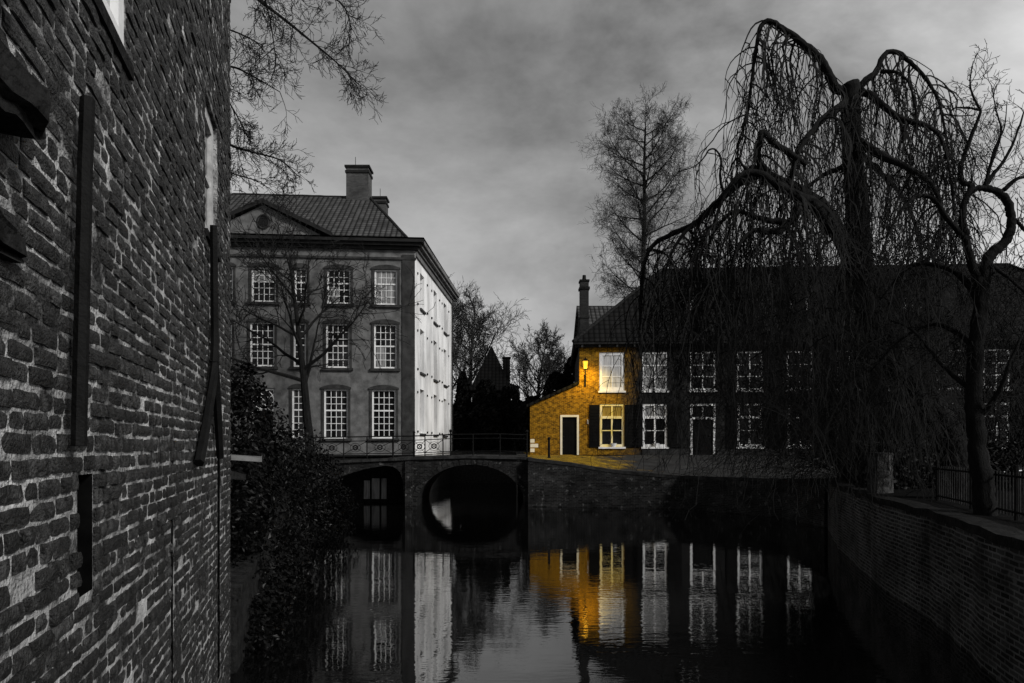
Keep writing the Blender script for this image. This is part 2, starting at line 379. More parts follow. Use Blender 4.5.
def wall_holes(mb, fr, s0, s1, z0, z1, holes, depth=0.2, n=0.0, bare=()):
    """front face of a wall cut round its openings, with the reveals"""
    ss = sorted({s0, s1, *[h[0] for h in holes], *[h[1] for h in holes]}); ss = [x for x in ss if s0 <= x <= s1]
    zs = sorted({z0, z1, *[h[2] for h in holes], *[h[3] for h in holes]}); zs = [x for x in zs if z0 <= x <= z1]
    for i in range(len(ss) - 1):
        for j in range(len(zs) - 1):
            a, b, c, d = ss[i], ss[i + 1], zs[j], zs[j + 1]
            if any(h[0] < (a + b) / 2 < h[1] and h[2] < (c + d) / 2 < h[3] for h in holes): continue
            mb.face([fr.p(a, c, n), fr.p(b, c, n), fr.p(b, d, n), fr.p(a, d, n)])
    for a, b, c, d in holes:
        if (a, b, c, d) in bare: continue
        m = n - depth
        mb.face([fr.p(a, c, n), fr.p(a, d, n), fr.p(a, d, m), fr.p(a, c, m)])
        mb.face([fr.p(b, c, m), fr.p(b, d, m), fr.p(b, d, n), fr.p(b, c, n)])
        mb.face([fr.p(a, d, n), fr.p(b, d, n), fr.p(b, d, m), fr.p(a, d, m)])
        mb.face([fr.p(a, c, m), fr.p(b, c, m), fr.p(b, c, n), fr.p(a, c, n)])

def sash(parent, fr, h, cols, rows, frame=0.07, bar=0.028, rail=None, n=-0.1, paint='white_paint', back='glass', name='window', arch=0.0, curtain=None):
    """white sash window: frame and glazing bars one mesh, glass (and curtain) its children"""
    a, b, c, d = h
    mb = MB()
    mb.fbox(fr, a, a + frame, c, d, n, n + 0.05); mb.fbox(fr, b - frame, b, c, d, n, n + 0.05)
    mb.fbox(fr, a + frame, b - frame, c, c + frame * 1.15, n, n + 0.05); mb.fbox(fr, a + frame, b - frame, d - frame, d, n, n + 0.05)
    ia, ib, ic, id_ = a + frame, b - frame, c + frame * 1.15, d - frame
    for k in range(1, cols):
        x = ia + (ib - ia) * k / cols; mb.fbox(fr, x - bar / 2, x + bar / 2, ic, id_, n + 0.004, n + 0.036)
    for k in range(1, rows):
        z = id_ - (id_ - ic) * k / rows
        th = bar * 2.4 if rail == k else bar
        mb.fbox(fr, ia, ib, z - th / 2, z + th / 2, n + 0.002, n + (0.046 if rail == k else 0.033))
    if arch:                                # head pieces that round the top of the frame
        for sgn in (0, 1):
            for k in range(4):
                x0, x1 = k / 8, (k + 1) / 8
                dz = arch * (1 - x0 * 2) ** 2
                xa, xb = (a + (b - a) * x0, a + (b - a) * x1) if not sgn else (b - (b - a) * x1, b - (b - a) * x0)
                mb.fbox(fr, xa, xb, d - dz, d, n + 0.048, n + 0.052 + 0.002 * k)
    w = mb.build(name, M[paint], parent)
    gb = MB(); gb.face([fr.p(a + 0.01, c + 0.01, n + 0.012), fr.p(b - 0.01, c + 0.01, n + 0.012), fr.p(b - 0.01, d - 0.01, n + 0.012), fr.p(a + 0.01, d - 0.01, n + 0.012)])
    gb.build('pane', M[back], w, uv=False)
    if curtain:
        for (ca, cb, cc, cd, cm) in curtain:
            q = MB(); q.fbox(fr, a + (b - a) * ca, a + (b - a) * cb, c + (d - c) * cc, c + (d - c) * cd, n + 0.014, n + 0.018)
            q.build('curtain', M[cm], w)
    return w

def wander(p, q, n, amp, r_=rng):
    """polyline from p to q with a little irregular wander"""
    out = []
    for i in range(n + 1):
        t = i / n; e = math.sin(math.pi * t)
        out.append(p.lerp(q, t) + Vector((r_.uniform(-1, 1), r_.uniform(-1, 1), r_.uniform(-1, 1))) * amp * e)
    return out

def spline(pts, sub=4):
    out = []; n = len(pts)
    for i in range(n - 1):
        p0, p1, p2, p3 = pts[max(i - 1, 0)], pts[i], pts[i + 1], pts[min(i + 2, n - 1)]
        for k in range(sub):
            t = k / sub
            out.append(0.5 * ((2 * p1) + (p2 - p0) * t + (2 * p0 - 5 * p1 + 4 * p2 - p3) * t * t + (3 * p1 - p0 - 3 * p2 + p3) * t ** 3))
    out.append(pts[-1]); return out

def lerpr(r0, r1, n, pw=1.0): return [r0 + (r1 - r0) * (i / (n - 1)) ** pw for i in range(n)]

# ------------------------------------------------------------------ water and ground
mb = MB(); mb.face([(-40, -14, 0), (60, -14, 0), (60, 62, 0), (-40, 62, 0)])
kind(mb.build('water', M['water'], uv=False), 'structure')

# bank edges (x, y, z of the top) along the right-hand side, from behind the bridge to behind the camera
BY = 31.5                                  # the bridge's face
RE = [(0.75, 60, 2.2), (0.75, 36.4, 2.2), (0.75, BY, 2.14), (2.6, 31.3, 1.95), (4.6, 31.0, 1.62), (7.4, 30.4, 1.42), (10.6, 26.5, 1.45),
      (10.75, 23.1, 1.62), (8.9, 18.4, 1.68), (7.25, 13.0, 1.70), (6.9, 11.0, 1.70), (6.06, 8.5, 1.70), (4.9, 4.0, 1.70), (3.6, -2.0, 1.70), (3.0, -14.0, 1.7)]
RI = [(3.2, 62, 2.2), (3.2, 39.5, 2.2), (3.3, 36.0, 2.2), (5.2, 37.6, 2.2), (7.5, 37.4, 2.2), (12.5, 36.8, 2.2), (18, 33.5, 2.1),
      (19, 25, 1.9), (17, 19, 1.85), (15.5, 14, 1.8), (15, 11.2, 1.8), (14, 8.6, 1.8), (13, 4.0, 1.8), (12, -2, 1.8), (11, -14.0, 1.8)]
RO = [(60, 400, 2.2), (400, 400, 2.2), (400, 300, 2.2), (400, 250, 2.2), (400, 200, 2.2), (400, 150, 2.2), (400, 100, 2.2),
      (400, 70, 2.2), (400, 50, 2.2), (400, 40, 2.2), (400, 20, 2.2), (400, 10, 2.2), (400, 4, 2.2), (400, -20, 2.2), (400, -300, 2.2)]
def strip(mb, A, B, sub=8, amp=0.0):
    for i in range(len(A) - 1):
        for k in range(sub):
            t0, t1 = k / sub, (k + 1) / sub
            q = []
            for (P, Q, t) in ((A[i], B[i], t0), (A[i + 1], B[i + 1], t0), (A[i + 1], B[i + 1], t1), (A[i], B[i], t1)):
                v = Vector(P).lerp(Vector(Q), t); v.z += amp * noise.noise(v * 0.6) * (1 if 0 < t < 1 else 0)
                q.append(v)
            mb.face(q[::-1])
mb = MB(); strip(mb, RE[7:], RI[7:], 8, 0.12)
strip(mb, RI, RO, 4)
kind(mb.build('ground', M['grass']), 'structure')
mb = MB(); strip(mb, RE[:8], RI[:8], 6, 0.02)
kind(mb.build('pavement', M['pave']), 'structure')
# far land behind the canal and the left bank
mb = MB()
mb.face([(-400, 62, 2.2), (60, 62, 2.2), (60, 400, 2.2), (-400, 400, 2.2)])
mb.face([(-4.6, 50.8, 2.19), (1.2, 50.8, 2.19), (3.5, 62.2, 2.19), (-4.6, 62.2, 2.19)])
LE = [(-3.3, 8.4, 1.0), (-3.9, 11, 1.2), (-4.9, 15, 1.5), (-6.4, 21, 1.9), (-8.3, 27.5, 2.15), (-8.9, BY, 2.15), (-8.9, 34.2, 2.15), (-5.3, 36.3, 2.2), (-5.2, 37.9, 2.2), (-4.3, 52, 2.2), (-3.5, 62, 2.2)]
LO = [(-60, 8.4, 2.2), (-60, 11, 2.2), (-60, 15, 2.2), (-60, 21, 2.2), (-60, 27.5, 2.2), (-60, BY, 2.2), (-60, 34.2, 2.2), (-60, 36.3, 2.2), (-60, 38, 2.2), (-60, 52, 2.2), (-60, 62, 2.2)]
strip(mb, LO, LE, 8, 0.05)
mb.face([(-400, -300, 2.1), (-60, -300, 2.1), (-60, 62, 2.1), (-400, 62, 2.1)])
kind(mb.build('ground', M['earth']), 'structure')

def bank_wall(name, mat, pts, label, thick=0.45, cope=0.12, cat='wall', batter=0.0, dirt=0.0, cope_mat='coping', out=1):
    """retaining wall with a coping course along a plan polyline (top heights in pts)"""
    c = pts[len(pts) // 2]
    t = thing(name, label, cat, (c[0], c[1], 0))
    w, k = MB(), MB()
    def off(i, d):
        a, b = Vector(pts[max(i - 1, 0)][:2]), Vector(pts[min(i + 1, len(pts) - 1)][:2])
        e = (b - a).normalized(); nn = Vector((e.y, -e.x)) * out
        q = Vector(pts[i][:2]) + nn * d
        return q
    for i in range(len(pts) - 1):
        a0, b0 = off(i, 0), off(i + 1, 0); a1, b1 = off(i, -thick), off(i + 1, -thick)
        za, zb = pts[i][2], pts[i + 1][2]
        w.hexa([(a0.x, a0.y, -1), (b0.x, b0.y, -1), (b1.x, b1.y, -1), (a1.x, a1.y, -1), (a0.x, a0.y, za - cope), (b0.x, b0.y, zb - cope), (b1.x, b1.y, zb - cope), (a1.x, a1.y, za - cope)])
        c0, d0 = off(i, 0.05), off(i + 1, 0.05); c1, d1 = off(i, -thick - 0.02), off(i + 1, -thick - 0.02)
        k.hexa([(c0.x, c0.y, za - cope), (d0.x, d0.y, zb - cope), (d1.x, d1.y, zb - cope), (c1.x, c1.y, za - cope), (c0.x, c0.y, za + 0.02), (d0.x, d0.y, zb + 0.02), (d1.x, d1.y, zb + 0.02), (c1.x, c1.y, za + 0.02)])
    w.build('masonry', M[mat], t); k.build('coping', M[cope_mat], t)
    return t

def dense(pts, step=0.7, jit=0.015):
    out = []
    for i in range(len(pts) - 1):
        a, b = Vector(pts[i]), Vector(pts[i + 1]); n = max(1, int((b - a).length / step))
        for k in range(n):
            q = a.lerp(b, k / n); out.append((q.x + rng.uniform(-jit, jit), q.y + rng.uniform(-jit, jit), q.z + rng.uniform(-jit, jit)))
    out.append(pts[-1]); return out
bank_wall('canal_wall', 'bank_brick', dense(RE[7:], .45, .028), 'weathered brick canal wall curving along the right bank below the railings', out=-1, cope=0.1, thick=.3, cope_mat='dark_stone')
q = bank_wall('quay_wall', 'quay_brick', dense([(RE[2][0] + 0.0, BY + 0.04, RE[2][2] + 0.02)] + RE[3:8]), 'dark brick quay wall at the water right of the arched bridge', out=-1)
led = MB()
fr_q = Frame((0.75, BY - 0.02), (4.6, 30.98))
led.fbox(fr_q, 0.1, 3.9, -0.4, 0.11, 0.003, 0.22); led.build('footing', M['coping'], q)
bank_wall('garden_quay_wall', 'dark_stone', dense(LE[:6]), 'dark canal wall on the left bank under the ivy', out=1, cope_mat='dark_stone')
bank_wall('canal_head_wall', 'dark_stone', [(-4.5, 50.6, 2.2), (-1.5, 50.6, 2.2), (1.0, 50.6, 2.2)], 'dark wall closing the canal far behind the bridge', out=1)
bank_wall('rear_canal_wall', 'quay_brick', [RE[1], RE[0]], 'dark canal wall behind the bridge below the evergreens', out=1)

# ------------------------------------------------------------------ near brick building on the left
fr = Frame((-1.53, 2.1), (-3.22, 8.0))
t = thing('brick_building', 'old rough brick building with iron wall ties filling the left edge', 'building', (-3.0, 3.0, -0.3))
L0, L1, ZB, ZT = -5.2, fr.len, -0.5, 9.2
win1 = (0.15, 1.44, 4.65, 6.3); win2 = (4.16, 4.97, 4.62, 5.85)
hole = (0.70, 0.90, 2.13, 2.62); crack = (2.62, 2.70, -0.5, 2.25); crack2 = (4.98, 5.2, 0.4, 2.85)
holes = [win1, win2, hole, crack, crack2]
mb = MB()
wall_holes(mb, fr, L0, L1 - 0.02, ZB, ZT, holes, 0.16, bare=(hole, crack, crack2))
e = fr.p(L1 - 0.02, 0, 0); b = fr.p(L1, 0, -9)
mb.face([fr.p(L1 - 0.02, ZB, 0), fr.p(L1 - 0.02, ZB, -9), fr.p(L1 - 0.02, ZT, -9), fr.p(L1 - 0.02, ZT, 0)])
mb.face([fr.p(L0, ZB, -9), fr.p(L0, ZB, 0), fr.p(L0, ZT, 0), fr.p(L0, ZT, -9)])
mb.face([fr.p(L0, ZT, 0), fr.p(L1 - 0.02, ZT, 0), fr.p(L1 - 0.02, ZT, -9), fr.p(L0, ZT, -9)])
mb.build('mortar_wall', M['lime_mortar'], t)
for h in (hole, crack, crack2):
    mb = MB(); a, b, c, d = h; p = fr.p
    back = [p(a, c, -.15), p(b, c, -.15), p(b, d, -.15), p(a, d, -.15)]; frt = [p(a, c, 0), p(b, c, 0), p(b, d, 0), p(a, d, 0)]
    mb.v = [tuple(q) for q in back + frt]; mb.f = [(0, 1, 2, 3), (0, 4, 5, 1), (1, 5, 6, 2), (2, 6, 7, 3), (3, 7, 4, 0)]
    mb.build('recess', M['dark_hole'], t)
# the bricks themselves: one by one, rough and uneven
mb = MB(); r2 = random.Random(3)
def rough_brick(a, b, c, d, out, nx, nz):
    base = len(mb.v)
    tilt = r2.uniform(-0.007, 0.007); ti2 = r2.uniform(-0.005, 0.005)
    off = Vector((r2.uniform(0, 99), r2.uniform(0, 99), 0))
    for j in range(nz + 1):
        for i in range(nx + 1):
            x = a + (b - a) * i / nx; z = c + (d - c) * j / nz
            edge = (i in (0, nx)) + (j in (0, nz))
            nn = noise.noise(Vector((x * 11, z * 14, 0)) + off) * 0.004 + noise.noise(Vector((x * 41, z * 43, 5)) + off) * 0.003
            q = out + nn + tilt * (i / nx - .5) + ti2 * (j / nz - .5) - 0.004 * edge
            x += noise.noise(Vector((x * 17, z * 17, 9)) + off) * 0.008; z += noise.noise(Vector((x * 15, z * 19, 19)) + off) * 0.007
            mb.v.append(tuple(fr.p(x, z, q)))
    W = nx + 1
    for j in range(nz):
        for i in range(nx):
            k = base + j * W + i; mb.f.append((k, k + 1, k + W + 1, k + W))
    ring = [i for i in range(W)] + [j * W + nx for j in range(1, nz + 1)] + [nz * W + i for i in range(nx - 1, -1, -1)] + [j * W for j in range(nz - 1, 0, -1)]
    b2 = len(mb.v)
    for k in ring:
        v = Vector(mb.v[base + k]) ; s_ = (v - fr.o).dot(fr.n)
        v2 = v - fr.n * (s_ + 0.01); mb.v.append(tuple(v2))
    for i in range(len(ring)):
        j = (i + 1) % len(ring); mb.f.append((base + ring[j], base + ring[i], b2 + i, b2 + j))
z = ZB; row = 0
while z < ZT - 0.08:
    hgt = 0.058 + r2.uniform(-0.006, 0.006); s = L0 + (0.11 if row % 2 else 0) + r2.uniform(-0.03, 0.03); k = row
    while s < L1 - 0.05:
        ln = (0.205 if (k + row) % 2 else 0.1) + r2.uniform(-0.015, 0.02); k += 1
        if r2.random() < 0.25: k += 1
        a, b = s, min(s + ln, L1 - 0.02 + r2.uniform(-0.015, 0.02)); s += ln + r2.uniform(0.014, 0.024)
        mid, mz = (a + b) / 2, z + hgt / 2
        clash = False
        for h in holes:
            if a < h[1] and b > h[0] and z < h[3] and z + hgt > h[2]:
                if a < h[0] - 0.05: b = min(b, h[0] - r2.uniform(0, .01))
                elif b > h[1] + 0.05: a = max(a, h[1] + r2.uniform(0, .01))
                else: clash = True
        if clash or r2.random() < 0.02: continue
        vis = mid > -0.4
        near = 0 < mid < 3
        out = 0.010 + max(-0.006, r2.gauss(0, 0.004)) + 0.006 * noise.noise(Vector((mid * 0.9, mz * 0.9, 3)))
        out = max(out, 0.006)
        zj = r2.uniform(-0.004, 0.004) + 0.012 * noise.noise(Vector((mid * 0.8, row * 0.7, 1)))
        rough_brick(a, b, z + zj, z + hgt + zj, out, (5 if ln > .15 else 3) if near else (3 if vis else 1), 3 if near else (2 if vis else 1))
    z += hgt + 0.016 + r2.uniform(-0.002, 0.006); row += 1
mb.build('brickwork', M['old_brick'], t, uv=False)
for h, cols in ((win1, 3), (win2, 1)):
    w = sash(t, fr, h, cols, 2 if cols == 1 else 1, frame=0.12 if cols == 1 else 0.1, bar=0.04, n=-0.055 if cols == 3 else -0.085, paint='white_paint' if cols == 3 else 'dull_paint', back='board' if cols == 3 else 'glass')
    s_ = MB(); s_.fbox(fr, h[0] - 0.05, h[1] + 0.05, h[2] - 0.07, h[2] - 0.002, -0.1, 0.03); s_.build('sill', M['dark_stone'], w)
for px, py0, py1, wd, lean in ((71, 96, 446, 0.036, -0.10),):
    s_ = fr.s_of(px); m_ = MB()
    z0, z1 = fr.z_of(py1, s_), fr.z_of(py0, s_)
    pts = [fr.p(s_ + lean * (1 - i / 9) + r2.uniform(-.006, .006), z0 + (z1 - z0) * i / 9, 0.055) for i in range(10)]
    m_.tube(pts, [wd * .75] * 10, 6); m_.build('iron_tie', M['black_iron'], t)
m_ = MB(); s_ = fr.s_of(207)
m_.tube(spline([fr.p(s_ - .05, 4.68, .06), fr.p(s_, 4.1, .06), fr.p(s_, 3.46, .06), fr.p(s_ - .4, 3.0, .06), fr.p(s_ - .82, 2.6, .05)], 4), lerpr(.032, .042, 17), 6)
m_.tube(spline([fr.p(s_, 3.5, .06), fr.p(s_ + .22, 3.1, .06), fr.p(s_ + .5, 2.62, .05)], 4), lerpr(.042, .035, 9), 6)
m_.build('iron_tie', M['black_iron'], t)
for (s0, s1, z0, z1, out) in ((-0.55, 0.03, 3.66, 3.84, 0.12), (-0.6, -0.05, 4.02, 4.15, 0.1), (-0.5, 0.12, 3.30, 3.40, 0.05)):
    m_ = MB(); N = 8
    g_ = {}
    for i in range(N + 1):
        for j in range(5):
            for k_ in range(5):
                if 0 < i < N and 0 < j < 4 and 0 < k_ < 4: continue
                x, zz, o = s0 + (s1 - s0) * i / N, z0 + (z1 - z0) * j / 4, -0.01 + (out + .01) * k_ / 4
                v = Vector((x, zz, o)); dd = Vector((noise.noise(v * 7), noise.noise(v * 7 + Vector((9, 0, 0))), noise.noise(v * 6 + Vector((0, 9, 0))))) * 0.045
                cr = (i == N) + (j in (0, 4)) + (k_ == 4)
                sh = 0.03 * max(0, cr - 1)
                g_[(i, j, k_)] = len(m_.v); m_.v.append(tuple(fr.p(x + dd.x - (sh if i == N else 0), zz + dd.y * .6 + (sh if j == 0 else -sh if j == 4 else 0), max(-.01, o + dd.z * (1 if k_ else 0) - (sh if k_ == 4 else 0)))))
    def q4(a, b, c, d): m_.f.append((g_[a], g_[b], g_[c], g_[d]))
    for i in range(N):
        for j in range(4):
            q4((i, j, 4), (i + 1, j, 4), (i + 1, j + 1, 4), (i, j + 1, 4))
        for k_ in range(4):
            q4((i, 0, k_), (i + 1, 0, k_), (i + 1, 0, k_ + 1), (i, 0, k_ + 1)); q4((i, 4, k_ + 1), (i + 1, 4, k_ + 1), (i + 1, 4, k_), (i, 4, k_))
    for j in range(4):
        for k_ in range(4): q4((N, j, k_ + 1), (N, j, k_), (N, j + 1, k_), (N, j + 1, k_ + 1)); q4((0, j, k_), (0, j, k_ + 1), (0, j + 1, k_ + 1), (0, j + 1, k_))
    m_.build('corbel_stone', M['dark_stone'], t)

# stone slab beside the near building
m_ = MB(); m_.hexa([PT(231, 460, 8.6), PT(262, 462, 9.2), PT(262, 462, 9.7), PT(225, 460, 9.3), PT(231, 455.5, 8.6), PT(262, 458, 9.2), PT(262, 456.5, 9.7), PT(225, 454, 9.3)])
c_ = PT(246, 462, 9.2); tag(m_.build('stone_ledge', M['plaster'], origin=c_), 'pale stone slab jutting from the corner of the near brick building', 'ledge')
m_ = MB(); m_.hexa([PT(231, 479, 8.8), PT(246, 480, 9.2), PT(246, 480, 9.6), PT(228, 476, 9.3), PT(231, 471, 8.8), PT(246, 475, 9.2), PT(246, 473, 9.6), PT(228, 468, 9.3)])
c_ = PT(240, 480, 9.2); tag(m_.build('stone_ledge', M['dark_stone'], origin=c_), 'small dark sloping stone below the pale slab by the near brick building', 'ledge')

# ------------------------------------------------------------------ grey canal mansion
C0 = (-21.2, 36.75); C1 = (-5.27, 38.0); C2 = (-4.42, 51.3); C3 = (-20.4, 50.2)
fr = Frame(C0, C1)
t = thing('canal_mansion', 'three storey grey plaster mansion with white side wall and hipped tile roof', 'mansion', (-13.2, 37.4, 2.2))
Z0, ZE = -0.6, 13.75
def opening(fr_, x0, x1, y0, y1):
    a, b = fr_.s_of(x0), fr_.s_of(x1); m = (a + b) / 2
    return (a, b, fr_.z_of(y1, m), fr_.z_of(y0, m))
wins = []
for (x0, x1, y0, y1, c, r, rl) in (
        (374.5, 397.3, 269.5, 305, 4, 5, 2), (374, 396.8, 324, 368.5, 4, 6, 3), (372, 395.8, 389.5, 438.5, 4, 7, 3),
        (327, 350.5, 269, 304, 4, 5, 2), (326, 349.5, 323.5, 368, 4, 6, 3), (324, 348, 389, 438.5, 4, 7, 3),
        (294.5, 307, 268, 303, 2, 5, 2), (293.5, 306, 323, 367, 2, 6, 3), (292, 304.5, 388.5, 438, 2, 7, 3),
        (251.5, 276, 267, 302, 4, 5, 2), (250, 274.5, 322, 366.5, 4, 6, 3),
        (220, 233, 266.5, 301, 2, 5, 2), (219, 232, 321.5, 366, 2, 6, 3), (218, 231, 388, 438, 2, 7, 3),
        (176, 200, 266, 300.5, 4, 5, 2), (176, 200, 321, 365, 4, 6, 3), (176, 200, 387, 437.5, 4, 7, 3)):
    wins.append((opening(fr, x0, x1, y0, y1), c, r, rl))
door_o = opening(fr, 251, 275, 388, 454)
door_o = (door_o[0], door_o[1], 2.22, door_o[3])
mb = MB()
wall_holes(mb, fr, 0, fr.len, Z0, ZE, [w[0] for w in wins] + [door_o], 0.2)
frb = Frame(C2, C3); wall_holes(mb, frb, 0, frb.len, Z0, ZE, [], 0.2)
frl = Frame(C3, C0); wall_holes(mb, frl, 0, frl.len, Z0, ZE, [], 0.2)
mb.build('front_wall', M['plaster'], t)
for (h, c, r, rl) in wins:
    cur = None
    if h[0] > fr.s_of(370) and h[2] > 9.5: cur = [(0.04, .96, 0.03, .97, 'curtain_grey')]
    elif h[0] > fr.s_of(320) and h[2] > 4.5: cur = [(0.1, .5, .05, .5, 'curtain_grey')] if rng.random() < .8 else None
    if cur is None and rng.random() < .55: cur = [(.04, .96, rng.uniform(.55, .85), .97, rng.choice(('dim_curtain', 'dim_curtain', 'curtain_grey')))]
    w = sash(t, fr, h, c, r, frame=0.085, bar=0.032, rail=rl, n=-0.13, arch=0.1, curtain=None)
    if cur:
        for (ca, cb, cc, cd, cm) in cur:
            q = MB(); q.face([fr.p(h[0] + (h[1] - h[0]) * x, h[2] + (h[3] - h[2]) * zz, -0.116) for x, zz in ((ca, cc), (cb, cc), (cb, cd), (ca, cd))])
            q.build('blind', M[cm], w)
    sr = MB()                                # moulded surround with a curved head, and a sill
    fw = 0.13
    sr.fbox(fr, h[0] - fw, h[0] - .002, h[2], h[3] + .02, -.02, 0.045); sr.fbox(fr, h[1] + .002, h[1] + fw, h[2], h[3] + .02, -.02, 0.045)
    N = 8
    for k in range(N):
        xa, xb = -1 + 2 * k / N, -1 + 2 * (k + 1) / N
        za, zb = .16 * (1 - xa * xa), .16 * (1 - xb * xb)
        m_, hw = (h[0] + h[1]) / 2, (h[1] - h[0]) / 2 + fw + .04
        p = fr.p
        sr.hexa([p(m_ + xa * hw, h[3] + .0, .07), p(m_ + xb * hw, h[3] + .0, .07), p(m_ + xb * hw, h[3] + .0, -.02), p(m_ + xa * hw, h[3], -.02),
                 p(m_ + xa * hw, h[3] + .09 + za, .07), p(m_ + xb * hw, h[3] + .09 + zb, .07), p(m_ + xb * hw, h[3] + .09 + zb, -.02), p(m_ + xa * hw, h[3] + .09 + za, -.02)])
    sr.build('surround', M['plaster_dark'], w)
    s_ = MB(); s_.fbox(fr, h[0] - .2, h[1] + .2, h[2] - .14, h[2] - .002, -.02, .12); s_.build('sill', M['plaster_dark'], w)
# door with an oval fanlight of tracery
a, b, c, d = door_o
zf = d - 1.15
dm = MB(); dm.fbox(fr, a + .12, b - .12, c, zf - .08, -.18, -.14)
for (x0, x1, z0, z1) in ((.2, .62, .3, 1.0), (.2, .62, 1.15, 2.0), (.76, 1.15, .3, 1.0), (.76, 1.15, 1.15, 2.0)):
    dm.fbox(fr, a + x0, a + x1, c + z0, min(c + z1, zf - .15), -.142, -.12)
do = dm.build('door', M['door'], t)
fm = MB(); fm.fbox(fr, a, a + .1, c, d, -.15, -.08); fm.fbox(fr, b - .1, b, c, d, -.15, -.08); fm.fbox(fr, a + .1, b - .1, d - .1, d, -.15, -.08)
fm.fbox(fr, a + .1, b - .1, zf - .08, zf + .03, -.15, -.07)
fm.build('door_frame', M['dull_paint'], do)
fl = MB(); mid = (a + b) / 2; zc = (zf + d - .07) / 2; hw, hh = (b - a) / 2 - .1, (d - zf) / 2 - .06
fl.tube([fr.p(mid + hw * math.cos(k * math.pi / 12), zc + hh * math.sin(k * math.pi / 12), -.1) for k in range(25)], .025, 4)
fl.tube([fr.p(mid + hw * .5 * math.cos(k * math.pi / 8), zc + hh * .5 * math.sin(k * math.pi / 8), -.1) for k in range(17)], .022, 4)
for k in range(8):
    an = k * math.pi / 4 + .2; fl.bar(fr.p(mid + hw * .5 * math.cos(an), zc + hh * .5 * math.sin(an), -.1), fr.p(mid + hw * 1.1 * math.cos(an + .3), zc + hh * 1.1 * math.sin(an + .3), -.1), .02)
fl.bar(fr.p(mid - hw * .4, zc - hh * .4, -.1), fr.p(mid + hw * .4, zc + hh * .4, -.1), .02); fl.bar(fr.p(mid + hw * .4, zc - hh * .4, -.1), fr.p(mid - hw * .4, zc + hh * .4, -.1), .02)
fo = fl.build('fanlight', M['white_paint'], t)
gm = MB(); gm.face([fr.p(a + .1, zf, -.17), fr.p(b - .1, zf, -.17), fr.p(b - .1, d - .1, -.17), fr.p(a + .1, d - .1, -.17)]); gm.build('pane', M['glass'], fo, uv=False)
# side wall
frs = Frame(C1, C2)
sw = []
for tt in (2.07, 6.4, 10.3):
    sw += [(tt - .62, tt + .62, 10.45, 12.45), (tt - .62, tt + .62, 6.85, 9.3), (tt - .62, tt + .62, 3.4, 5.9)]
mb = MB(); wall_holes(mb, frs, 0.004, frs.len, 1.25, ZE, sw, .3); mb.build('side_wall', M['whitewash'], t)
mb = MB(); wall_holes(mb, frs, 0.004, frs.len, Z0, 1.25, [], .22); mb.build('side_plinth', M['dark_stone'], t)
for h in sw:
    w = sash(t, frs, h, 4, 6, frame=.09, bar=.03, rail=3, n=-.27, paint='dull_paint')
    s_ = MB(); s_.fbox(frs, h[0] - .12, h[1] + .12, h[2] - .12, h[2] - .002, -.05, .1); s_.build('sill', M['plaster_dark'], w)
    for sx in (h[0] - .85, h[1] + .8):
        d_ = MB(); d_.fbox(frs, sx, sx + .1, h[2] + .02, h[2] + .14, -.01, .07); d_.build('shutter_catch', M['black_iron'], w); d_ = MB(); d_.fbox(frs, sx, sx + .08, h[3] - .3, h[3] - .18, -.01, .06); d_.build('shutter_catch', M['black_iron'], w)
# pilaster strip, plinth, bands, cornice
s1 = fr.len
m_ = MB(); m_.fbox(fr, s1 - .68, s1 - .002, Z0, ZE - .7, -.05, .06); m_.build('pilaster', M['plaster_dark'], t)
m_ = MB(); m_.fbox(fr, 0, door_o[0] - .2, Z0, 2.75, -.05, .05); m_.fbox(fr, door_o[1] + .2, s1 - .7, Z0, 2.75, -.05, .05); m_.build('plinth', M['plaster'], t)
m_ = MB()
m_.fbox(fr, 0, s1 + .06, ZE - .98, ZE - .86, -.05, .09); m_.build('string_course', M['plaster_dark'], t)
m_ = MB()
for (z0, z1, o) in ((ZE - .45, ZE - .28, .18), (ZE - .28, ZE - .12, .36), (ZE - .12, ZE + .04, .5)):
    m_.fbox(fr, -o, s1 + o, z0, z1, -.1, o); 
m_.build('cornice', M['lead'], t)
m_ = MB()
for (z0, z1, o) in ((ZE - .75, ZE - .45, .1), (ZE - .45, ZE - .28, .2), (ZE - .28, ZE - .12, .38), (ZE - .12, ZE + .1, .5)):
    m_.fbox(frs, 0.06 + o * .0, frs.len + o, z0, z1, -.1, o)
m_.build('side_cornice', M['plaster'], t)
# pediment
m_ = MB(); p = fr.p
cx = fr.s_of(264.5); hw = 3.15; zb, za = ZE + .12, ZE + 1.75
m_.hexa([p(cx - hw, zb, .2), p(cx + hw, zb, .2), p(cx + hw, zb, -1.2), p(cx - hw, zb, -1.2), p(cx - .02, za, .2), p(cx + .02, za, .2), p(cx + .02, za, -2.5), p(cx - .02, za, -2.5)])
pd = m_.build('pediment', M['plaster'], t)
m_ = MB()
for sg in (-1, 1):
    A, B = (cx + sg * (hw + .45), zb - .02), (cx, za + .02); th = .24
    q = [(A[0], A[1]), (B[0], B[1]), (B[0], B[1] + th), (A[0], A[1] + th * .9)]
    if sg > 0: q = [q[0], q[3], q[2], q[1]]
    m_.hexa([p(*q[0], .5), p(*q[1], .5), p(*q[1], -2.6 if 0 else -1.4), p(*q[0], -1.4), p(*q[3], .5), p(*q[2], .5), p(*q[2], -1.4), p(*q[3], -1.4)])
m_.build('raking_cornice', M['lead'], pd)
m_ = MB(); m_.tube([p(cx + .3 * math.cos(k * math.pi / 10), zb + .72 + .36 * math.sin(k * math.pi / 10), .22) for k in range(21)], .06, 5); ro = m_.build('oculus', M['coping'], pd)
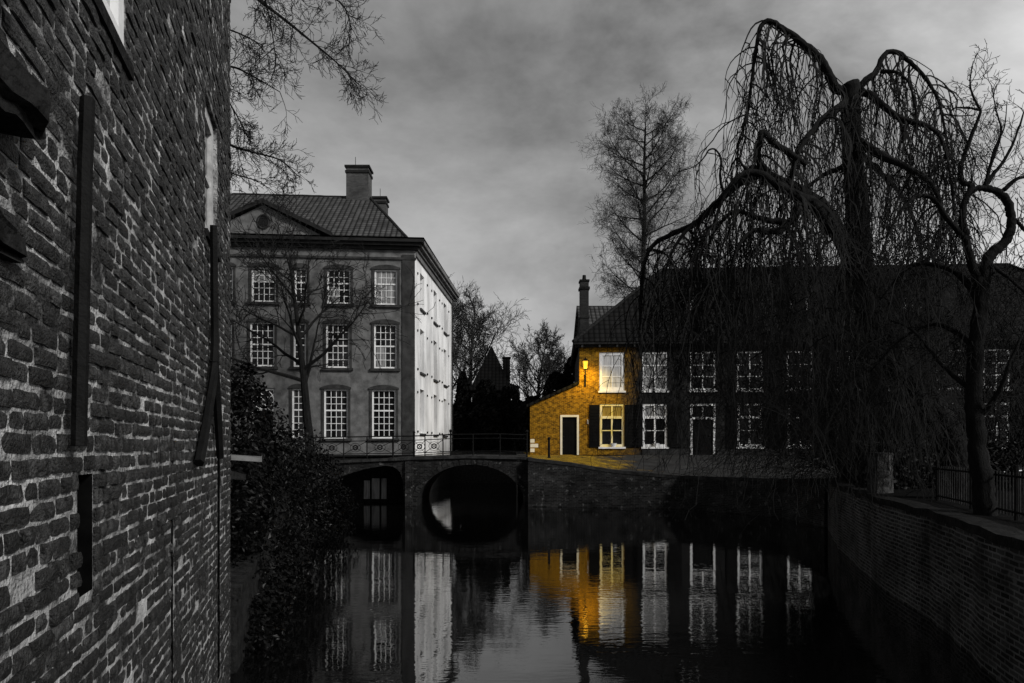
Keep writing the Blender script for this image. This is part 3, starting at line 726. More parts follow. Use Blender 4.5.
m_ = MB(); m_.face([p(cx + .27 * math.cos(k * math.pi / 8), zb + .72 + .33 * math.sin(k * math.pi / 8), .206) for k in range(16)]); m_.build('oculus_pane', M['glass'], pd, uv=False)
# roof
E = [fr.p(.2, ZE + .13, .1), fr.p(s1 - .35, ZE + .13, .1), frs.p(frs.len - .2, ZE + .13, -.35), Vector((C3[0] + .2, C3[1] - .2, ZE + .13))]
m_ = MB(); m_.face([fr.p(-.5, ZE + .125, .5), fr.p(s1 + .5, ZE + .125, .5), frs.p(frs.len + .5, ZE + .125, .5), Vector((C3[0] - .5, C3[1] + .5, ZE + .125))]); m_.build('lead_gutter', M['lead'], t)
Ra, Rb = Vector((-17.5, 44.0, 18.5)), Vector((-9.05, 44.65, 18.5))
m_ = MB(); m_.face([E[0], E[1], Rb, Ra]); m_.face([E[1], E[2], Rb]); m_.face([E[2], E[3], Ra, Rb]); m_.face([E[3], E[0], Ra])
rf = m_.build('roof', M['roof_left'], t)
m_ = MB()
for A, B in ((E[1], Rb), (Rb, Ra), (E[0], Ra), (E[2], Rb)):
    m_.tube(wander(A, B, 24, .01), .09, 6)
m_.build('ridge_tiles', M['lead'], rf)
for (x0, x1, y0, y1, zb_, zt) in ((-10.45, -9.05, 44.1, 45.2, 17.9, 20.25), (-9.5, -8.55, 47.4, 48.3, 14.6, 19.45)):
    m_ = MB(); m_.box(x0, x1, y0, y1, zb_, zt); ch = m_.build('chimney', M['chimney'], t)
    m_ = MB(); m_.box(x0 - .06, x1 + .06, y0 - .06, y1 + .06, zt - .35, zt - .2); m_.box(x0 - .09, x1 + .09, y0 - .09, y1 + .09, zt, zt + .12); m_.build('chimney_cap', M['lead'], ch)
    m_ = MB(); m_.bar((x0 + .5, y0 + .4, zt + .12), (x0 + .5, y0 + .4, zt + .8), .02); m_.build('lightning_rod', M['black_iron'], ch)
m_ = MB(); dp = frs.p(4.4, 0, .1); m_.tube([frs.p(12.9, 2.2, .1), frs.p(12.9, ZE - .5, .1)], .06, 6); m_.build('downpipe', M['coping'], t)

# ------------------------------------------------------------------ dark brick house with the golden end
A_ = (PT(579.3, 0, 38.6).x, 38.6); B_ = (27.1 + 4.5, 37.1 - .29)
fr = Frame(A_, B_); p = fr.p
t = thing('brick_house', 'long dark brick house with white windows and a golden lit end with lean-to', 'house', (15, 38, 2.2))
ZE = 8.25; ZG = 2.2
cols = [612, 655, 703, 750, 800, 850, 897, 950, 997]
holes, ups, lows, drs = [], [], [], []
for i, cx_ in enumerate(cols):
    h = opening(fr, cx_ - 12.3, cx_ + 12.3, 352, 390.5); mid_ = (h[0] + h[1]) / 2
    s0, s1 = mid_ - .69, mid_ + .69
    u = (s0, s1, 5.72, 7.84); l_ = (s0 + .03, s1 - .03, 2.64, 5.0)
    ups.append(u); holes.append(u)
    if i in (2, 5): l_ = (s0, s1, ZG + .02, 5.0); drs.append(l_)
    else: lows.append(l_)
    holes.append(l_)
LEN = fr.len + 3
GS = 3.42                                   # how far the end bay with golden lamplight in its colour reaches
mb = MB(); wall_holes(mb, fr, GS, LEN, 1.5, ZE, [h for h in holes if h[0] > GS], .14)
DEPTH = 10.0
mb.face([p(LEN, 1.5, 0), p(LEN, 1.5, -DEPTH), p(LEN, ZE, -DEPTH), p(LEN, ZE, 0)]); mb.face([p(LEN, 1.5, -DEPTH), p(0, 1.5, -DEPTH), p(0, ZE, -DEPTH), p(LEN, ZE, -DEPTH)])
mb.face([p(0, 1.5, -DEPTH), p(0, 1.5, 0), p(0, ZE, 0), p(0, ZE, -DEPTH)])
mb.build('wall', M['house_brick'], t)
mb = MB(); wall_holes(mb, fr, 0, GS, 1.5, ZE, [h for h in holes if h[0] < GS], .14)
mb.build('golden_wall', M['gold_lit_brick'], t)['label'] = 'end bay with golden lamplight in its brick colour'
for i, h in enumerate(ups):
    w = sash(t, fr, h, 2, 3, frame=.17 if i == 0 else .1, bar=.055, n=-.09, curtain=None)
    cm = {0: 'curtain', 1: 'curtain_grey'}.get(i)
    if cm:
        q = MB(); q.face([fr.p(x, z_, -.075) for x, z_ in ((h[0] + .1, h[2] + .1), (h[1] - .1, h[2] + .1), (h[1] - .1, h[3] - .1), (h[0] + .1, h[3] - .1))]); q.build('curtain', M[cm], w)
    s_ = MB(); s_.fbox(fr, h[0] - .06, h[1] + .06, h[2] - .1, h[2] - .002, -.05, .07); s_.build('sill', M['white_paint'], w)
for i, h in enumerate(lows):
    mbw = MB(); f_ = .12; n_ = -.09
    a, b, c, d = h; zt = d - (d - c) * .31
    mbw.fbox(fr, a, a + f_, c, d, n_, n_ + .06); mbw.fbox(fr, b - f_, b, c, d, n_, n_ + .06)
    mbw.fbox(fr, a + f_, b - f_, c, c + .14, n_, n_ + .06); mbw.fbox(fr, a + f_, b - f_, d - f_, d, n_, n_ + .06)
    mbw.fbox(fr, a + f_, b - f_, zt - .08, zt + .06, n_ - .01, n_ + .075)
    m_ = (a + b) / 2
    mbw.fbox(fr, m_ - .045, m_ + .045, c + .14, zt - .08, n_, n_ + .05); mbw.fbox(fr, m_ - .045, m_ + .045, zt + .06, d - f_, n_, n_ + .05)
    zz = c + (zt - c) * .55; mbw.fbox(fr, a + f_, m_ - .045, zz - .025, zz + .025, n_, n_ + .045); mbw.fbox(fr, m_ + .045, b - f_, zz - .025, zz + .025, n_, n_ + .045)
    w = mbw.build('window', M['lamp_tinted_paint' if i == 0 else 'white_paint'], t)
    q = MB(); q.face([fr.p(x, z_, n_ + .012) for x, z_ in ((a, c), (b, c), (b, d), (a, d))]); q.build('pane', M['glass'], w, uv=False)
    s_ = MB(); s_.fbox(fr, a - .08, b + .08, c - .1, c - .002, -.05, .08); s_.build('sill', M['white_paint'], w)
    if i < 2:
        q = MB(); q.face([fr.p(x, z_, n_ + .016) for x, z_ in ((a + f_, zt + .06), (b - f_, zt + .06), (b - f_, d - f_), (a + f_, d - f_))]); q.build('curtain', M['warm_lit_curtain' if i == 0 else 'curtain_grey'], w)
    for sg in ((0, 1) if i != 4 else (0,)):
        x0, x1 = (a - .6, a - .03) if sg == 0 else (b + .03, b + .78)
        s_ = MB(); s_.fbox(fr, x0, x1, c - .03, d - .05, .004, .05)
        for k in range(12):
            zz = c + .1 + (d - c - .25) * k / 12; s_.fbox(fr, x0 + .07, x1 - .07, zz, zz + .1, .05, .064)
        s_.build('shutter', M['shutter'], t)
    # small pot plant on the sill inside the two lit windows is built as its own thing further down
for h in drs:
    a, b, c, d = h
    m_ = MB(); m_.fbox(fr, a, a + .13, c, d, -.1, -.02); m_.fbox(fr, b - .13, b, c, d, -.1, -.02); m_.fbox(fr, a + .13, b - .13, d - .12, d, -.1, -.02)
    m_.fbox(fr, a + .13, b - .13, d - .86, d - .74, -.1, -.02); m_.fbox(fr, (a + b) / 2 - .035, (a + b) / 2 + .035, d - .74, d - .12, -.09, -.04)
    fo = m_.build('door_frame', M['white_paint'], t)
    m_ = MB(); m_.fbox(fr, a + .13, b - .13, c, d - .86, -.13, -.09); m_.fbox(fr, a + .25, b - .25, c + .2, c + .9, -.09, -.07); m_.fbox(fr, a + .25, b - .25, c + 1.05, d - 1.0, -.09, -.07)
    do = m_.build('door', M['door'], t); q = MB(); q.face([fr.p(x, z_, -.095) for x, z_ in ((a + .13, d - .74), (b - .13, d - .74), (b - .13, d - .12), (a + .13, d - .12))]); q.build('pane', M['glass'], fo, uv=False)
    m_ = MB(); m_.tube([p(b - .3, c + 1.05, -.08), p(b - .3, c + 1.05, -.02)], .035, 6); m_.build('handle', M['coping'], do)
m_ = MB(); m_.fbox(fr, GS, LEN, 1.5, 2.5, -.02, .04)
for h in drs: pass
mbp = MB(); xs = GS
for h in drs: mbp.fbox(fr, xs, h[0] - .05, 1.5, 2.5, -.02, .04); xs = h[1] + .05
mbp.fbox(fr, xs, LEN, 1.5, 2.5, -.02, .04); mbp.build('plinth', M['coping'], t)
# eaves, gutter, roof
m_ = MB(); m_.fbox(fr, -.3, LEN + .3, ZE, ZE + .14, -.1, .34); m_.fbox(fr, -.2, LEN + .2, ZE - .14, ZE, -.1, .16); m_.fbox(fr, -.3, -.16, ZE, ZE + .14, -DEPTH, -.1); m_.build('gutter', M['lead'], t)
m_ = MB()
for k in range(30):
    s_ = .1 + k * .95
    if s_ < LEN: m_.fbox(fr, s_, s_ + .1, ZE - .16, ZE - .02, .16, .3)
m_.build('eaves_brackets', M['coping'], t)
E = [p(-.35, ZE + .14, .38), p(LEN + .35, ZE + .14, .38), p(LEN + .35, ZE + .14, -DEPTH - .35), p(-.35, ZE + .14, -DEPTH - .35)]
Ra, Rb = p(5.2, 13.55, -DEPTH / 2), p(LEN - 5.2, 13.55, -DEPTH / 2)
m_ = MB(); m_.face([E[0], E[1], Rb, Ra]); m_.face([E[1], E[2], Rb]); m_.face([E[2], E[3], Ra, Rb]); m_.face([E[3], E[0], Ra]); rf = m_.build('roof', M['roof_right'], t)
m_ = MB()
for A, B in ((E[0], Ra), (Ra, Rb), (E[1], Rb), (E[3], Ra)): m_.tube(wander(A, B, 30, .012), .1, 6)
m_.build('ridge_tiles', M['dark_stone'], rf)
for px in (686.5, 793, 905):                # dormers
    s_ = fr.s_of(px); nn = -2.2; s_ *= (38.6 + 2.2) / 38.6; s_ += (fr.o.x * (2.2 / 38.6))
    zb_ = 9.9; hh = 1.15
    m_ = MB(); m_.hexa([p(s_ - .6, zb_, nn + .5), p(s_ + .6, zb_, nn + .5), p(s_ + .6, zb_, nn - 1.6), p(s_ - .6, zb_, nn - 1.6), p(s_ - .6, zb_ + hh, nn + .5), p(s_ + .6, zb_ + hh, nn + .5), p(s_ + .6, zb_ + hh, nn - 1.6), p(s_ - .6, zb_ + hh, nn - 1.6)])
    dm = m_.build('dormer', M['dark_chimney'], t)
    m_ = MB(); a, b, c, d = s_ - .47, s_ + .47, zb_ + .08, zb_ + hh - .06
    m_.fbox(fr, a, a + .09, c, d, nn + .502, nn + .56); m_.fbox(fr, b - .09, b, c, d, nn + .502, nn + .56); m_.fbox(fr, a + .09, b - .09, c, c + .09, nn + .502, nn + .56); m_.fbox(fr, a + .09, b - .09, d - .09, d, nn + .502, nn + .56); m_.fbox(fr, s_ - .03, s_ + .03, c + .09, d - .09, nn + .502, nn + .55)
    m_.build('dormer_window', M['dull_paint'], dm)
    m_ = MB(); m_.hexa([p(s_ - .75, zb_ + hh, nn + .75), p(s_ + .75, zb_ + hh, nn + .75), p(s_ + .75, zb_ + hh, nn - 1.7), p(s_ - .75, zb_ + hh, nn - 1.7), p(s_ - .75, zb_ + hh + .1, nn + .75), p(s_ + .75, zb_ + hh + .1, nn + .75), p(s_ + .75, zb_ + hh + .14, nn - 1.7), p(s_ - .75, zb_ + hh + .14, nn - 1.7)]); m_.build('dormer_roof', M['lead'], dm)
# chimney and rear wing
m_ = MB(); x0, x1 = PT(580.3, 0, 45).x, PT(588.6, 0, 45).x
m_.box(x0, x1, 44.9, 45.6, 5, 13.25); m_.box(x0 - .05, x1 + .05, 44.85, 45.65, 10.9, 11.02); ch = m_.build('chimney', M['dark_chimney'], t)
m_ = MB(); m_.box(x0 - .07, x1 + .07, 44.83, 45.67, 12.75, 12.9); m_.box(x0 - .05, x1 + .05, 44.85, 45.65, 13.25, 13.36); m_.tube([(x0 + .27, 45.2, 13.36), (x0 + .27, 45.2, 13.7)], [.14, .11], 8); m_.build('chimney_pot', M['dark_stone'], ch)
m_ = MB(); m_.box(4.7, 11, 45.7, 52, 2, 9.9); m_.face([(4.7, 45.7, 9.9), (4.7, 52, 9.9), (4.7, 48.8, 12.1)]); m_.build('rear_wing_wall', M['dark_chimney'], t)
m_ = MB(); m_.face([(4.5, 45.5, 9.8), (11, 45.5, 9.8), (11, 48.8, 12.45), (4.5, 48.8, 12.45)]); m_.face([(11, 52.2, 9.8), (4.5, 52.2, 9.8), (4.5, 48.8, 12.45), (11, 48.8, 12.45)]); m_.build('rear_wing_roof', M['roof_left'], t)
# lean-to at the golden end
SL = fr.s_of(530); dw = (fr.s_of(560.3), fr.s_of(580.0) - .06, ZG, fr.z_of(415, 0))
z_l, z_r = fr.z_of(406, SL), fr.z_of(384, 0)
mb = MB()
wall_holes(mb, fr, SL, -.003, 1.5, z_l, [(dw[0], min(dw[1], -.02), dw[2], z_l)], .12)
mb2zone = dw
a, b = dw[0], min(dw[1], -.02)
def ztop(s): return z_l + (z_r - z_l) * (s - SL) / (0 - SL)
mb.face([p(SL, z_l, 0), p(a, z_l, 0), p(a, ztop(a), 0)])
top_d = dw[3]
mb.face([p(a, max(z_l, top_d), 0), p(b, max(z_l, top_d), 0), p(b, ztop(b), 0), p(a, ztop(a), 0)])
mb.face([p(b, z_l, 0), p(-.003, z_l, 0), p(-.003, z_r, 0), p(b, ztop(b), 0)])
if top_d < z_l: mb.face([p(a, top_d, 0), p(b, top_d, 0), p(b, z_l, 0), p(a, z_l, 0)])
mb.face([p(a, top_d, 0), p(b, top_d, 0), p(b, top_d, -.12), p(a, top_d, -.12)])
mb.face([p(SL, 1.5, -5), p(SL, 1.5, 0), p(SL, z_l, 0), p(SL, z_l, -5)]); mb.face([p(0, 1.5, -5), p(SL, 1.5, -5), p(SL, z_l, -5), p(0, z_r, -5)])
mb.build('lean_to_wall', M['gold_lit_brick'], t)['label'] = 'lean-to wall with golden lamplight in its brick colour'
m_ = MB(); q_ = .16
m_.hexa([p(SL - .18, ztop(SL - .18) + .004, .14), p(-.004, z_r + .004, .14), p(-.004, z_r + .004, -5.1), p(SL - .18, ztop(SL - .18) + .004, -5.1), p(SL - .18, ztop(SL - .18) + q_, .14), p(-.004, z_r + q_, .14), p(-.004, z_r + q_, -5.1), p(SL - .18, ztop(SL - .18) + q_, -5.1)])
m_.build('lean_to_roof', M['roof_right'], t)
m_ = MB(); f_ = .11; m_.fbox(fr, a, a + f_, ZG, top_d, -.06, .03); m_.fbox(fr, b - f_, b, ZG, top_d, -.06, .03); m_.fbox(fr, a + f_, b - f_, top_d - f_, top_d, -.06, .03); fo = m_.build('door_frame', M['cream_paint'], t)
m_ = MB(); m_.fbox(fr, a + f_, b - f_, ZG, top_d - f_, -.11, -.06)
for k in range(5): x = a + f_ + (b - a - 2 * f_) * (k + .06) / 5; m_.fbox(fr, x, x + .12, ZG + .06, top_d - f_ - .05, -.06, -.05)
do = m_.build('door', M['door'], t)
m_ = MB(); m_.tube([p(a + .2, ZG + 1.0, -.05), p(a + .2, ZG + 1.0, .02)], .03, 6); m_.build('handle', M['coping'], do)
m_ = MB(); m_.fbox(fr, fr.s_of(587.2), fr.s_of(588.4), 3.9, 4.15, 0, .06); m_.build('bell_plate', M['dull_paint'], t)
m_ = MB()
for k in range(3): m_.fbox(fr, SL + .02, SL + .25 + .2 * (k % 2), 2.35 + k * .26, 2.55 + k * .26, -.02, .006)
m_.build('quoin', M['cream_paint'], t)
HF = fr

# lantern on the golden wall
s_ = fr.s_of(585) ; zl0, zl1 = fr.z_of(369.5, s_), fr.z_of(361, s_)
c_ = p(s_, (zl0 + zl1) / 2, .42)
t = thing('wall_lantern', 'lit amber wall lantern on an iron bracket above the lean-to door', 'lantern', p(s_, zl0 - .7, 0))
def taper(mb, c, w0, w1, z0, z1):
    mb.hexa([(c.x - w0, c.y - w0, z0), (c.x + w0, c.y - w0, z0), (c.x + w0, c.y + w0, z0), (c.x - w0, c.y + w0, z0), (c.x - w1, c.y - w1, z1), (c.x + w1, c.y - w1, z1), (c.x + w1, c.y + w1, z1), (c.x - w1, c.y + w1, z1)])
m_ = MB(); taper(m_, c_, .09, .145, zl0, zl1 - .06); gl = m_.build('lantern_glass', M['lantern'], t)
m_ = MB(); taper(m_, c_, .19, .04, zl1 - .058, zl1 + .08); taper(m_, c_, .025, .035, zl1 + .08, zl1 + .14)
taper(m_, c_, .11, .11, zl0 - .04, zl0 - .002)
for sx in (-1, 1):
    for sy in (-1, 1): m_.bar(c_ + Vector((sx * .094, sy * .094, zl0 - c_.z)), c_ + Vector((sx * .149, sy * .149, zl1 - .06 - c_.z)), .014)
m_.build('lantern_cap', M['black_iron'], t)
m_ = MB(); m_.tube(spline([p(s_, zl0 - .72, .03), p(s_, zl0 - .45, .12), p(s_, zl0 - .3, .3), p(s_, zl0 - .03, .42)], 5), .03, 6); m_.fbox(fr, s_ - .06, s_ + .06, zl0 - .95, zl0 - .3, 0, .03); m_.tube([p(s_, zl0 - .35, .02), p(s_, zl0 - .2, .3)], .02, 5)
m_.build('bracket', M['black_iron'], t)
ld = bpy.data.lights.new('lantern_light', 'SPOT'); ld.spot_size = R(165); ld.spot_blend = .7; ld.energy = 110; ld.color = (1.0, 0.66, 0.09); ld.shadow_soft_size = .15
lo = bpy.data.objects.new('lantern_light', ld); COL.objects.link(lo); lo.location = Vector((c_.x, c_.y, zl0 - .15)) + fr.n * .55 - Vector((p(0, 0, 0).x - p(0, 0, 0).x, 0, 0)); lo.parent = t; lo.location -= t.location; lo.rotation_euler = (-HF.n * .75 + HF.u * -.12 + Vector((0, 0, -.85))).to_track_quat('-Z', 'Y').to_euler()

for px, nm in ((613.5, 'left-most ground floor window of the dark brick house, beside the golden wall'), (656, 'second ground floor window')):
    s_ = fr.s_of(px); m_ = MB(); cz = lows[0][2] + .0
    prof = [(0, .0), (.1, .0), (.17, .16), (.2, .2), (.17, .2), (.14, .16)]
    base = p(s_, cz, .02)
    N = 12
    for j in range(len(prof) - 1):
        for k in range(N):
            a0, a1 = 2 * math.pi * k / N, 2 * math.pi * (k + 1) / N
            q = [(prof[j][0], prof[j][1], a0), (prof[j][0], prof[j][1], a1), (prof[j + 1][0], prof[j + 1][1], a1), (prof[j + 1][0], prof[j + 1][1], a0)]
            m_.face([(base.x + r_ * math.cos(a_), base.y - .0 + r_ * .45 * math.sin(a_), base.z + z_) for r_, z_, a_ in q])
    tag(m_.build('flower_pot', M['pot'], origin=base, uv=False), 'white pot on the sill of the ' + ('left-most ground floor window, beside the golden wall' if px < 640 else 'second ground floor window from the golden wall'), 'pot', 'white pots on the window sills')

# ------------------------------------------------------------------ bridge
t = thing('bridge', 'dark brick bridge over the canal with one round arch and a low side opening', 'bridge', (-2, 33, 0))
def bx(px): return (px - CX) / F * BY
def bz(py): return EYE + (HY - py) / F * BY
TOP = [(296, 463), (345, 460), (415, 457), (470, 455.5), (520, 456.5), (532, 457.8)]
def interp(tab, x):
    if x <= tab[0][0]: return tab[0][1]
    for (a, b), (c, d) in zip(tab, tab[1:]):
        if x <= c: return b + (d - b) * (x - a) / (c - a)
    return tab[-1][1]
A2 = [(318, 486), (332, 481), (345, 475), (365, 469), (385, 465.5), (394, 467), (400, 472), (403, 482), (404.5, 507)]
ac, aw = 471.0, 54.0
def arch_z(px):
    if abs(px - ac) < aw: return 1.86 * math.sqrt(max(0, 1 - ((px - ac) / aw) ** 2))
    if 318 <= px <= 404.5: return bz(interp(A2, px))
    return None
xs = sorted({296, 318, 317.99, 404.5, 404.51, ac - aw, ac - aw - .01, ac + aw, ac + aw + .01, 532.0} | {296 + k * 3 for k in range(78)} | {ac - aw + k * .5 for k in range(10)} | {ac + aw - k * .5 for k in range(10)} | {394 + k for k in range(10)})
mb = MB(); mbk = MB(); soff = MB(); BB = 36.2
for x0, x1 in zip(xs, xs[1:]):
    m_ = (x0 + x1) / 2; inside = arch_z(m_) is not None
    b0 = (arch_z(x0) if inside and arch_z(x0) is not None else (0 if inside else -1.0)); b1 = (arch_z(x1) if inside and arch_z(x1) is not None else (0 if inside else -1.0))
    X0, X1 = bx(x0), bx(x1); t0, t1 = bz(interp(TOP, x0)) - .12, bz(interp(TOP, x1)) - .12
    mb.face([(X0, BY, b0), (X1, BY, b1), (X1, BY, t1), (X0, BY, t0)]); mbk.face([(X1, BB, b1), (X0, BB, b0), (X0, BB, t0), (X1, BB, t1)])
    if inside: soff.face([(X0, BY, b0), (X0, BB, b0), (X1, BB, b1), (X1, BY, b1)])
for X in (bx(318), bx(404.5), bx(ac - aw), bx(ac + aw)):
    soff.face([(X, BY, -1), (X, BB, -1), (X, BB, .25 if X > bx(410) else (bz(484) if X < bx(330) else 0.1)), (X, BY, .25 if X > bx(410) else (bz(484) if X < bx(330) else 0.1))])
mb.build('spandrel_wall', M['bridge_brick'], t); mbk.build('spandrel_wall', M['bridge_brick'], t); soff.build('vault', M['dark_stone'], t)
# arch ring of voussoirs
m_ = MB(); N = 30; rz = 1.86; rx = bx(ac + aw) - bx(ac); cxx = bx(ac)
for k in range(N):
    a0, a1 = math.pi * (k + .06) / N, math.pi * (k + .94) / N
    def rp(a, d, y): return (cxx + (rx + d) * math.cos(a), y, (rz + d) * math.sin(a))
    m_.hexa([rp(a0, .004, BY - .035), rp(a1, .004, BY - .035), rp(a1, .004, BY + .01), rp(a0, .004, BY + .01), rp(a0, .26, BY - .035), rp(a1, .26, BY - .035), rp(a1, .26, BY + .01), rp(a0, .26, BY + .01)])
m_.build('arch_ring', M['bridge_brick'], t)
m_ = MB(); m_.box(bx(405.5), bx(413), BY - .12, BY - .002, -1, 2.02); m_.build('pier', M['bridge_brick'], t)
for ya, yb in ((BY - .1, BY + .3), (BB - .3, BB + .1)):
    m_ = MB()
    for x0, x1 in zip(xs[::3], xs[3::3]):
        X0, X1 = bx(x0), bx(x1) - .01; t0, t1 = bz(interp(TOP, x0)), bz(interp(TOP, x1))
        m_.hexa([(X0, ya, t0 - .12), (X1, ya, t1 - .12), (X1, yb, t1 - .12), (X0, yb, t0 - .12), (X0, ya, t0), (X1, ya, t1), (X1, yb, t1), (X0, yb, t0)])
    m_.build('coping', M['coping'], t)
m_ = MB()
for x0, x1 in zip(xs[:-1], xs[1:]):
    X0, X1 = bx(x0), bx(x1); t0, t1 = bz(interp(TOP, x0)) - .04, bz(interp(TOP, x1)) - .04
    m_.face([(X0, BY + .28, t0), (X1, BY + .28, t1), (X1, BB - .28, t1), (X0, BB - .28, t0)])
m_.face([(bx(529), BY + .05, 2.16), (.95, BY + .05, 2.15), (.95, BB, 2.17), (bx(529), BB, 2.16)])
m_.build('deck', M['coping'], t)
m_ = MB(); m_.face([(bx(300), 33.4, -1), (bx(404.4), 33.4, -1), (bx(404.4), 33.4, 2.1), (bx(300), 33.4, 2.1)]); m_.build('recess_wall', M['dark_stone'], t)
fb = Frame((-8, 33.38), (-2, 33.38))
def fx(px): return (px - CX) / F * 33.38 + 8
m_ = MB()
for a, b in ((364, 369.8), (372, 379.5), (381.5, 386.5)):
    m_.fbox(fb, fx(a), fx(b), .17, 1.15 if a > 370 else 1.05, .002, .03)
m_.build('boarded_hatch', M['board'], t)

# railing along the bridge
t = thing('bridge_railing', 'black iron railing with rosette panels along the front of the bridge', 'railing', (-5, BY + .15, 2.2))
RY = BY + .12
def rpt(px, py): return Vector(((px - CX) / F * RY, RY, EYE + (HY - py) / F * RY))
posts = [(320, 1), (343.7, 1), (367, 1), (393, 1.6), (414, 1.8), (425, 1), (443, 1), (450.5, 1.2), (473, 1), (500, 1), (527, 1.2)]
railtop = [(310, 437.5), (414, 436), (450, 434.5), (500, 434), (528, 435)]
for px, k in posts:
    m_ = MB(); a, b = rpt(px, interp(TOP, px) - .2), rpt(px, interp(railtop, px) - (2 if k > 1.1 else 0)); m_.bar(a, b, .03 * k, 6)
    if k > 1.1: m_.tube([b, b + Vector((0, 0, .05)), b + Vector((0, 0, .11)), b + Vector((0, 0, .15))], [.03, .07, .06, .01], 8)
    m_.build('post', M['black_iron'], t)
for dy in (0, 4.2, 17):
    m_ = MB(); pts = [rpt(px, interp(railtop, px) + dy) for px in range(310, 529, 6)]; m_.tube(pts, .028 if dy == 0 else .02, 5); m_.build('rail', M['black_iron'], t)
for (a, b) in ((310, 320), (320, 343.7), (343.7, 367), (367, 393), (393, 414), (414, 425), (425, 443)):
    if b - a < 9: continue
    m_ = MB(); y0, y1 = interp(railtop, a) + 4.2, interp(railtop, a) + 17; c = rpt((a + b) / 2, (y0 + y1) / 2)
    m_.bar(rpt(a, y0), rpt(b, y1), .014, 4); m_.bar(rpt(a, y1), rpt(b, y0), .014, 4)
    m_.tube([c + Vector((.1 * math.cos(k * .5236), 0, .1 * math.sin(k * .5236))) for k in range(13)], .03, 5)
    m_.tube([c + Vector((.24 * math.cos(k * .5236), 0, .2 * math.sin(k * .5236))) for k in range(13)], .012, 4)
    m_.build('rosette_panel', M['black_iron'], t)
t = thing('bollard', 'black iron bollard on the golden paving before the lean-to door', 'bollard', PT(549, 459, 33.0))
m_ = MB(); a = PT(549, 459.5, 33.0); m_.tube([a, a + Vector((0, 0, .1)), a + Vector((0, 0, .12)), a + Vector((0, 0, .92))], [.09, .09, .06, .055], 8); m_.build('shaft', M['black_iron'], t)
m_ = MB(); a = a + Vector((0, 0, .92)); m_.tube([a, a + Vector((0, 0, .04)), a + Vector((0, 0, .1)), a + Vector((0, 0, .14))], [.06, .085, .075, .02], 8); m_.build('knob', M['black_iron'], t)

# ------------------------------------------------------------------ plants
def leaf_cloud(mb, c, rad, n, size, r_=rng, shell=.35):
    for _ in range(n):
        while True:
            v = Vector((r_.uniform(-1, 1), r_.uniform(-1, 1), r_.uniform(-1, 1)))
            if shell < v.length < 1: break
        q = Vector((c[0] + v.x * rad[0], c[1] + v.y * rad[1], c[2] + v.z * rad[2]))
        q += Vector((noise.noise(q * 1.3), noise.noise(q * 1.3 + Vector((7, 0, 0))), noise.noise(q * 1.3 + Vector((0, 7, 0))))) * .35 * min(rad)
        n_ = (v.normalized() + Vector((r_.gauss(0, .6), r_.gauss(0, .6), r_.gauss(.3, .6)))).normalized()
        a = n_.cross(Vector((r_.uniform(-1, 1), r_.uniform(-1, 1), r_.uniform(-1, 1)))).normalized(); b = n_.cross(a)
        s = size * r_.uniform(.55, 1.25)
        mb.face([q - a * s * .5, q - b * s * .32 + n_ * s * .08, q + a * s * .6, q + b * s * .32 + n_ * s * .08])

def clumps(mb, boxes, n_each, size, r_=rng):
    for (c, rad, k) in boxes: leaf_cloud(mb, c, rad, int(n_each * k), size, r_)

# ivy-grown shrub on the left bank
r3 = random.Random(11)
t = thing('ivy_shrub', 'large dark ivy thicket hanging over the left bank down to the water', 'shrub', PT(285, 545, 18))
mb = MB()
for (px, py, D, rx, ry, rz, k) in ((240, 420, 11.5, .5, .7, 1.0, 1.1), (246, 480, 11.5, .55, .8, 1.1, 1.1), (244, 560, 10.8, .5, .8, 1.0, 1.1), (262, 520, 12.5, .7, .9, .9, 1),
        (262, 450, 13, .6, .8, .9, 1.1), (285, 465, 15, .8, .9, .9, 1.1), (305, 482, 17, .75, .8, .85, 1.1), (318, 512, 18.5, .7, .8, .75, .9), (292, 520, 16, .9, .9, .8, 1.1), (275, 560, 14, .9, .9, .7, 1),
        (300, 452, 18, .7, .8, .7, .9), (240, 392, 12, .35, .5, .5, .5), (325, 535, 20, .6, .6, .45, .5), (252, 610, 10.5, .5, .7, .5, .6), (332, 505, 22, .75, .6, .8, .9), (338, 528, 23, .6, .6, .45, .6), (322, 470, 20, .6, .6, .5, .6), (250, 640, 9.6, .45, .8, .6, .9), (262, 585, 11.5, .6, .9, .6, 1), (246, 520, 9.8, .4, .6, .8, .9), (280, 590, 12.5, .6, .8, .5, .8)):
    c = PT(px, py, D); leaf_cloud(mb, c, (rx, ry, rz), int(1500 * k), .085, r3, .2)
mb.build('foliage', M['leaf'], t, uv=False)
mb = MB()
for k in range(26):
    px = r3.uniform(240, 315); D = 11 + (px - 238) / 80 * 7
    a = PT(px, 545, D); a.z = max(.9, a.z); b = PT(px + r3.uniform(-14, 14), r3.uniform(395, 450) + (px - 238) * .4, D + r3.uniform(-.5, .5))
    pts = wander(a, b, 8, .1, r3); mb.tube(pts, lerpr(.035, .006, 9), 4)
mb.build('stem', M['bark'], t, uv=False)

